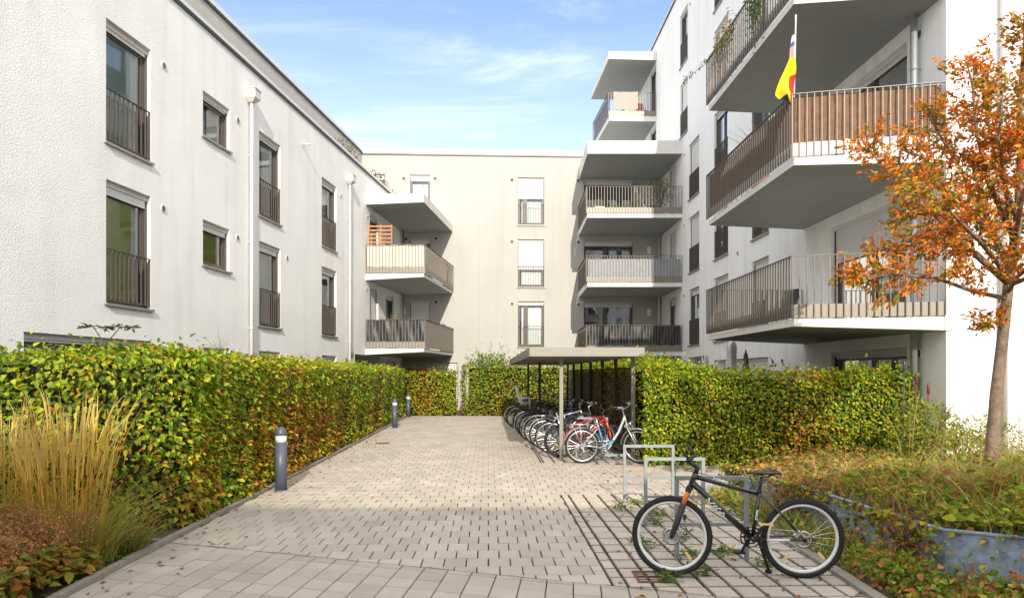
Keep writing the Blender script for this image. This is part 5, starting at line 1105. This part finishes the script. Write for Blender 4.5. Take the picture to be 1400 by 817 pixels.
# ---- drain gratings
def grate(x0, x1, y0, y1, label):
    m = MB(); m.box(x0, x1, y0, y0+.025, -.02, .006); m.box(x0, x1, y1-.025, y1, -.02, .006); m.box(x0, x0+.025, y0+.026, y1-.026, -.02, .0055); m.box(x1-.025, x1, y0+.026, y1-.026, -.02, .0055)
    n = max(5, int((y1-y0)/.045))
    for i in range(1, n): y = y0+(y1-y0)*i/n; m.box(x0+.026, x1-.026, y-.009, y+.009, -.02, .004)
    tag(m.build('drain_grate', 'rust'), label, 'drain grate')
grate(1.03, 1.33, 5.66, 6.0, 'rusty iron drain grating under the front wheel of the mountain bike'); grate(-3.34, -3.02, 16.9, 17.25, 'small rusty drain grating beside the kerb of the long hedge')
grate(1.95, 2.28, 13.05, 13.22, 'dark drain slot below the pedals of the blue and silver bicycle'); grate(.18, .48, 21.6, 22.0, 'small drain grating at the far wheels of the parked bicycles')

# ================================================================== things on and behind the balconies
def cloth(name, pts, z0, z1, mt, label, cat='privacy screen', wav=.008, step=.04, sag=0., group=None):
    """fabric tied behind railing bars along a polyline, gently billowing"""
    m = MB(); vs = []; L_ = [0]
    for p, q in zip(pts, pts[1:]): L_.append(L_[-1]+math.hypot(q[0]-p[0], q[1]-p[1]))
    n = max(4, int(L_[-1]/step)); c = Vector((sum(p[0] for p in pts)/len(pts), sum(p[1] for p in pts)/len(pts)))
    rows = 7
    for i in range(n+1):
        s = L_[-1]*i/n; k = 0
        while k < len(pts)-2 and s > L_[k+1]: k += 1
        f = (s-L_[k])/(L_[k+1]-L_[k]); p = Vector(pts[k]).lerp(Vector(pts[k+1]), f); d = (Vector(pts[k+1])-Vector(pts[k])).normalized(); nn = Vector((d.y, -d.x))
        for r in range(rows):
            g = r/(rows-1); w = wav*(math.sin(s*9+g*2)+.6*math.sin(s*23+g*5)+.5*math.sin(s*4-g*4))*(.35+.65*math.sin(g*math.pi)); z = z0+(z1-z0)*g
            if r in (0, rows-1): z += .010*math.sin(s*13)*(1 if r == 0 else .6)-sag*math.sin(min(1, max(0, i/n))*math.pi)*(1 if r else 0)*0
            vs.append((p.x+nn.x*w, p.y+nn.y*w, z))
    m.add(vs, [(i*rows+r, i*rows+rows+r, i*rows+rows+r+1, i*rows+r+1) for i in range(n) for r in range(rows-1)], True)
    return tag(m.build(name, mt), label, cat, group)
def ins(pts, d):      # move a railing line inwards, towards +x/+y by hand-made offsets
    return [(p[0]+d[i][0], p[1]+d[i][1]) for i, p in enumerate(pts)]
nr = NRAIL; inn = ins(nr[:3], [(-.03, .06), (.06, .06), (.06, -.06)])
cloth('privacy_screen', inn, 5.59+.28, 5.59+1.10, 'brown', 'brown fabric screen tied inside the railing of the balcony with the flag')
lr = ins(LR, [(.03, .06), (-.06, .07), (-.07, -.05)]); cloth('privacy_screen', lr, 5.59+.27, 5.59+1.12, 'cream', 'cream fabric screen inside the corner railing under the concrete canopy')
cloth('privacy_screen', lr[:2], 2.69+.27, 2.69+1.11, 'blackcloth', 'black tarpaulin with pale folds behind the railing of the lower corner balcony', wav=.02)
fr2 = [(7.1, 29.23), (3.2, 29.23)]; cloth('privacy_screen', fr2, 5.53+.27, 5.53+1.0, 'grey', 'silver grey screen behind the railing of the middle far balcony'); cloth('privacy_screen', fr2, 2.63+.27, 2.63+1.1, 'blackcloth', 'black screen behind the railing of the lowest far balcony, above the shelter roof', wav=.02)
cloth('privacy_screen', [(4.79, 34.1), (4.52, 38.0)], 14.29+.1, 14.29+1.1, 'bluecloth', 'blue fabric screen on the side railing of the topmost balcony')
tag(cloth('straw_mat', [(4.95, 33.90), (6.15, 33.90)], 14.29+.30, 14.29+1.16, 'straw', 'pale straw mat hung over the front railing of the topmost balcony'), None, 'mat')
a0, a1 = (-5.62, 27.25), (-4.72, 27.22); t = MB()
for k in range(13): z = 5.62+k*.155; t.bar((a0[0], a0[1], z), (a1[0], a1[1], z), .02, .055)
for x in (a0[0], -5.15, a1[0]): t.bar((x, 27.27, 5.60), (x, 27.27, 7.55), .05, .04, (0, 1, 0))
tag(t.build('trellis', 'wood'), 'orange wooden slatted trellis standing behind the cream screen', 'trellis')
# plants
def potplant(name, c, pot, pr, ph, r, h, n, label, pal, w=None, ls=(.05, .11), stems=5, cat='potted plant', wid=.3, box=None):
    t = thing(name, c, label, cat)
    m = MB()
    if box: m.hexa([(c[0]-box*.9, c[1]-pr*.9, c[2]), (c[0]+box*.9, c[1]-pr*.9, c[2]), (c[0]+box*.9, c[1]+pr*.9, c[2]), (c[0]-box*.9, c[1]+pr*.9, c[2]), (c[0]-box, c[1]-pr, c[2]+ph), (c[0]+box, c[1]-pr, c[2]+ph), (c[0]+box, c[1]+pr, c[2]+ph), (c[0]-box, c[1]+pr, c[2]+ph)])
    else: m.lathe(c, [(pr*.72, 0), (pr*.95, ph*.85), (pr*1.06, ph*.86), (pr*1.06, ph), (pr*.9, ph), (pr*.88, ph*.9), (.01, ph*.9)], 18)
    m.build('pot', pot, t)
    q = unit(rng.normal(0, 1, (n, 3)))*(rng.uniform(0, 1, (n, 1))**.4); P = np.array(c)+q*np.array([r if not box else box*1.05, r, h/2])+np.array([0, 0, ph+h/2]); D = q*.7+rng.normal(0, .5, (n, 3)); D[:, 2] += .25; NN = rng.normal(0, .6, (n, 3)); NN[:, 2] += .7; l = rng.uniform(*ls, n)
    npmesh('foliage', *leafset(P, D, NN, l, l*wid, pick(pal, n, w)), 'leaf', t); m = MB()
    for k in range(stems): a = rng.uniform(0, 6.28); m.tube([(c[0], c[1], c[2]+ph*.8), (c[0]+.3*r*math.cos(a), c[1]+.3*r*math.sin(a), c[2]+ph+h*.5), (c[0]+.75*r*math.cos(a), c[1]+.75*r*math.sin(a), c[2]+ph+h*.9)], [.010, .008, .004], 5)
    m.build('stems', 'twig', t); return t
GR = [(.10, .15, .03), (.18, .24, .05), (.06, .10, .02)]; ZT = 8.44
potplant('oleander', (6.35, 29.75, ZT), 'bluepot', .25, .34, .62, 1.35, 520, 'tall leafy oleander in a blue glazed pot on the third far balcony', GR, None, (.08, .15), 8, wid=.22)
potplant('potted_plant', (5.25, 29.55, ZT), 'whitepot', .12, .2, .22, .5, 110, 'small upright green plant in a pale pot between the window and the blue pot', GR)
potplant('flower_box', (3.72, 29.6, ZT), 'whitepot', .16, .36, .3, .34, 150, 'white square planter with yellow flowers behind the bars of the third far balcony', [(.45, .36, .04), (.15, .2, .03)], None, (.04, .08), 4, box=.22)
potplant('flower_box', (4.42, 29.6, ZT), 'blackm', .14, .22, .25, .30, 150, 'dark bowl of yellow flowers beside the white planter', [(.5, .4, .04), (.2, .22, .04)], None, (.04, .08), 4, box=.24)
potplant('potted_plant', (4.85, 29.6, ZT), 'terracotta', .14, .20, .2, .3, 110, 'dark red leaved plant in a terracotta pot beside the yellow flower bowl', [(.16, .05, .03), (.08, .06, .02)], None, (.05, .09), 4)
potplant('potted_plant', (-4.62, 27.35, 2.70), 'terracotta', .2, .85, .34, .5, 160, 'yellow green pot plant showing above the railing with the black tarpaulin', [(.38, .33, .06), (.2, .22, .04)], None, (.05, .11), 5)
potplant('potted_plant', (-4.35, 29.4, 5.60), 'terracotta', .16, .8, .2, .75, 110, 'slender green pot plant near the trellis above the cream screen', GR, None, (.06, .12), 4)
potplant('potted_plant', (-3.15, 31.6, 2.70), 'terracotta', .15, .9, .22, .45, 90, 'small leafy plant peeping over the solid side panel of the lower corner balcony', GR, None, (.05, .1), 4)
potplant('potted_plant', (-3.0, 31.3, 5.60), 'terracotta', .14, .85, .2, .3, 60, 'tiny green plant at the far end of the cream screened railing', GR, None, (.05, .09), 4)
potplant('terrace_shrub', (-6.55, 26.4, 8.5), 'terracotta', .3, .4, .75, 1.75, 900, 'olive and rust coloured bamboo shrub on the roof terrace', [(.16, .15, .03), (.26, .17, .04), (.09, .10, .02)], None, (.08, .16), 9, wid=.18)
potplant('terrace_shrub', (-5.98, 30.6, 8.5), 'terracotta', .28, .4, .55, 1.75, 480, 'dark green leafy shrub on the roof terrace beside the back wall window', [(.10, .12, .03), (.06, .08, .02), (.2, .18, .06)], None, (.08, .15), 7)
potplant('terrace_shrub', (-5.55, 31.6, 8.5), 'terracotta', .25, .4, .42, 1.15, 300, 'low round shrub at the end of the roof terrace above the canopy', [(.10, .13, .03), (.07, .1, .02)], None, (.07, .13), 6)
# balcony above: climbing plants over the rail
def climber(name, c0, c1, n, label, zc, dz, pal):
    t = thing(name, ((c0[0]+c1[0])/2, (c0[1]+c1[1])/2, 8.5), label, 'climbing plant'); s = rng.uniform(0, 1, n)
    P = np.stack([c0[0]+(c1[0]-c0[0])*s+rng.normal(0, .06, n), c0[1]+(c1[1]-c0[1])*s, zc+rng.normal(0, dz, n)], 1); D = rng.normal(0, .7, (n, 3)); D[:, 0] -= .4; D[:, 2] -= .2; NN = rng.normal(0, .6, (n, 3)); NN[:, 2] += .6; NN[:, 1] -= .3; l = rng.uniform(.05, .11, n)
    npmesh('foliage', *leafset(P, D, NN, l, l*.4, pick(pal, n)), 'leaf', t); m = MB()
    m.tube([(c0[0], c0[1], 8.55), (c0[0], c0[1], zc), (c1[0], c1[1], zc)], .008, 5); m.build('stems', 'twig', t)
climber('climbing_plant', (4.93, 15.5), (4.96, 16.9), 300, 'straggling leafy plant growing over the far part of the top balcony railing', 9.5, .17, [(.22, .20, .04), (.12, .15, .03), (.3, .16, .05)])
climber('climbing_plant', (5.0, 13.8), (4.98, 14.6), 420, 'bright green creeper hanging down the middle of the top balcony railing', 9.35, .33, [(.10, .19, .03), (.07, .13, .02)])
m = MB(); sprig = [(4.9, 17.0, 9.5), (4.8, 17.4, 9.42), (4.62, 17.8, 9.38), (4.45, 18.0, 9.28)]; m.tube(sprig, [.008, .006, .005, .003], 5)
tw = thing('hanging_sprig', (4.9, 17.0, 8.6), 'long bare sprig reaching out from the top balcony railing', 'climbing plant'); m.build('stems', 'twig', tw)
P = np.array([(4.9-.45*s+rng.normal(0, .03), 17.+1.*s, 9.48-.2*s+rng.normal(0, .04)) for s in rng.uniform(0, 1, 60)]); D = rng.normal(0, 1, (60, 3)); l = rng.uniform(.05, .09, 60); npmesh('foliage', *leafset(P, D, rng.normal(0, 1, (60, 3)), l, l*.4, pick([(.2, .17, .05), (.12, .14, .04)], 60)), 'leaf', tw)
# arching grass on the flag balcony
t = thing('potted_grass', (5.5, 15.4, 5.6), 'arching pale green grass in a pot behind the brown screen', 'potted plant'); m = MB(); m.lathe((5.5, 15.4, 5.6), [(.15, 0), (.2, .7), (.21, .75), (.01, .72)], 16); m.build('pot', 'terracotta', t)
B_ = np.repeat(np.array([[5.5, 15.4, 6.3]]), 60, 0)+rng.normal(0, .05, (60, 3)); a = rng.uniform(0, 6.28, 60); npmesh('foliage', *bladeset(B_, np.stack([np.cos(a), np.sin(a)], 1), rng.uniform(.6, 1.25, 60), rng.uniform(.014, .024, 60), rng.uniform(.3, .95, 60), pick([(.25, .33, .06), (.38, .42, .14)], 60), pick([(.45, .46, .2)], 60), 7), 'blade', t)
# flag on its pole at the balcony corner
t = thing('flag', (5.12, 12.62, 6.6), 'black, red and gold flag wound round its pole at the balcony corner', 'flag')
p0, p1 = at(1085, 128, 12.62), at(1088, 28, 12.55); m = MB(); m.tube([p0-Vector((0, 0, .5)), p1], .011, 8); m.lathe(p1, [(.012, 0), (.022, .02), (.012, .05), (.02, .07), (.01, .10)], 10); m.build('pole', 'signwhite', t)
m = MB(); rows = 30; colsn = 11; vs = []
for r in range(rows+1):
    g = r/rows; py = 48+g*92
    if py < 78: w = 5+3.5*(py-48)/30
    elif py < 104: w = 8.5+(py-78)/26*13
    else: w = (21.5+3.5*math.sin((py-104)/36*math.pi))*(1-.55*max(0, (py-120)/20))
    c = at(1088-.028*(py-28)-.2, py, 12.58)
    for k in range(colsn+1):
        f = k/colsn; vs.append(c+Vector((-w*f*.0132+.004, -.02+.055*math.sin(f*7+g*9)*min(1, w/16), -.10*f*f*(w/20))))
fs = [];
for r in range(rows):
    for k in range(colsn):
        py = 48+92*(r+.5)/rows; f = (k+.5)/colsn
        m.mi = 4 if py < 58 else 5 if py < 62 else 3 if py < 80 else 2 if py < 103 else (2 if (f > .30 and py < 128) else 1 if f < .36 else 2 if f < .55 else 0)
        b0 = r*(colsn+1)+k; fs.append(((b0, b0+1, b0+colsn+2, b0+colsn+1), m.mi))
k0 = len(m.v); m.v += [tuple(v) for v in vs]
for f, mi in fs: m.f.append(f); m.m.append(mi); m.sm.append(True)
m.build('flag_cloth', ['fblack', 'fred', 'fgold', 'fpink', 'fwhite', 'fblue'], t)
# folded parasols behind the low hedge
def parasol(c, h, r, mt, label, sq=False):
    t = thing('parasol', c, label, 'parasol', 'folded garden parasols'); m = MB(); m.tube([(c[0], c[1], 0), (c[0], c[1], h+.05)], .02, 8); m.build('pole', 'greyp', t)
    m = MB(); n = 24; prof = [(.75, .9), (.95, 1.0), (.9, h*.62), (.72, h*.8), (.42 if not sq else .8, h*.97), (.16 if not sq else .78, h)]; vs = []
    for q, z in prof:
        for k in range(n): a = 2*math.pi*k/n; rr = r*q*(1+.16*math.cos(a*6+z*2.2)); vs.append((c[0]+rr*math.cos(a), c[1]+rr*math.sin(a), z-.10*math.cos(a*3+1)*(z > h*.9)*sq))
    m.add(vs, [(i*n+k, i*n+(k+1) % n, (i+1)*n+(k+1) % n, (i+1)*n+k) for i in range(len(prof)-1) for k in range(n)]+[tuple(range((len(prof)-1)*n, len(prof)*n))], True); m.build('canopy', mt, t)
parasol((5.68, 18.0, 0), 2.46, .17, 'parW', 'tall white folded parasol behind the low hedge', True); parasol((5.72, 17.0, 0), 2.24, .115, 'parT', 'slim dark taupe folded parasol next to the white one'); parasol((5.62, 20.2, 0), 2.16, .13, 'parL', 'lilac folded parasol beside the red sign', True)
# small signs and boxes
def plate(F, a, w, sx_, sz, label, name='sign'):
    t = thing(name, F(a, 0, w), label, 'sign'); m = MB(); m.fbox(F, a-sx_, a+sx_, .003, .025, w-sz, w+sz); m.build('plate', 'signred', t); m = MB(); m.fbox(F, a-sx_*.35, a+sx_*.3, .026, .028, w-sz*.1, w+sz*.75); m.build('pictogram', 'signwhite', t)
z = zl(480.6); plate(FL, z, CAMH+(HOR-484)/FOC*z, .14, .10, 'small red safety sign beside the entrance recess of the left block'); z = zr(961); plate(FR, z, CAMH+(HOR-489.5)/FOC*z, .16, .10, 'small red sign beside the entrance behind the lilac parasol')
# garden tools and a bird feeder by the hedge end
def stake(x, y, h, mt, label):
    m = MB(); m.tube([(x, y, 0), (x+.02, y, h)], .011, 8); m.lathe((x+.02, y, h-.2), [(.012, 0), (.025, .03), (.022, .16), (.008, .2)], 10); tag(m.build('garden_stake', mt), label, 'garden stake')
stake(6.95, 12.35, 1.95, 'navy', 'dark blue topped garden stake at the end of the low hedge'); stake(7.08, 12.2, 1.72, 'redpost', 'red brown garden stake at the end of the low hedge, before the grey wall'); stake(7.2, 12.05, 1.55, 'maroon', 'short maroon garden stake nearest the corner of the end wall')
# furniture seen on the balconies
def foldchair(c, rz, mt, label):
    t = thing('balcony_chair', c, label, 'chair'); t.rotation_euler = (0, 0, R(rz))
    for n_, f in (('seat', lambda m: m.box(-.22, .22, -.2, .2, .43, .46)), ('backrest', lambda m: m.hexa([(-.22, .2, .5), (.22, .2, .5), (.22, .23, .5), (-.22, .23, .5), (-.22, .33, 1.0), (.22, .33, 1.0), (.22, .36, 1.0), (-.22, .36, 1.0)]))): m = MB(); f(m); m.build(n_, mt, t, True)
    for x in (-.21, .21):
        m = MB(); m.tube([(x, -.2, 0), (x, .22, .5), (x, .35, 1.0)], .012, 6); m.build('leg', 'alu', t, True); m = MB(); m.tube([(x, .22, 0), (x, -.18, .44)], .012, 6); m.build('leg', 'alu', t, True)
foldchair((5.95, 30.0, ZT), 70, 'blackm', 'black folding chair beside the blue pot on the third far balcony'); foldchair((6.5, 34.6, 14.29), 20, 'maroon', 'dark red chair on the topmost balcony beside the straw mat'); foldchair((6.3, 16.2, 2.69), -60, 'blackm', 'dark chair inside the lowest railed balcony, near its patio window')
m = MB(); m.box(6.72, 6.98, 29.5, 29.8, ZT+.005, ZT+.30); m.box(6.70, 7.0, 29.48, 29.82, ZT+.302, ZT+.34); tag(m.build('storage_box', 'maroon'), 'small dark red storage box at the wall end of the third far balcony', 'box')
# wild sprig above the left hedge
t = thing('sumac_sprout', (-4.55, 7.75, 1.4), 'dark flat topped sprout growing above the hedge before the ground floor window', 'plant'); m = MB()
for (a, b_) in (((145, 480), (128, 447)), ((146, 480), (163, 449))): m.tube([at(a[0], 500, 7.7), at(a[0]-2, 470, 7.7), at(*b_, 7.7)], [.012, .009, .005], 6)
m.build('stems', 'twig', t); P = np.array([tuple(at(rng.uniform(108, 185), 447+rng.normal(0, 1.3), 7.7+rng.normal(0, .1))) for _ in range(70)]); D = np.stack([rng.normal(0, 1, 70), rng.normal(0, .6, 70), rng.normal(0, .15, 70)], 1); NN = rng.normal(0, .25, (70, 3)); NN[:, 2] += 1; l = rng.uniform(.05, .10, 70); npmesh('foliage', *leafset(P, D, NN, l, l*.4, pick([(.07, .09, .02), (.14, .09, .03)], 70)), 'leaf', t)
B_ = np.array([tuple(at(295+rng.normal(0, 3), 492, 9.5)) for _ in range(26)]); a = rng.uniform(0, 6.28, 26); tag(npmesh('tuft_grass', *bladeset(B_, np.stack([np.cos(a), np.sin(a)], 1), rng.uniform(.2, .5, 26), rng.uniform(.006, .01, 26), rng.uniform(.3, .9, 26), pick([(.2, .25, .05)], 26), None, 5), 'blade'), 'thin grass blades sprouting from the top of the long hedge', 'grass plant')
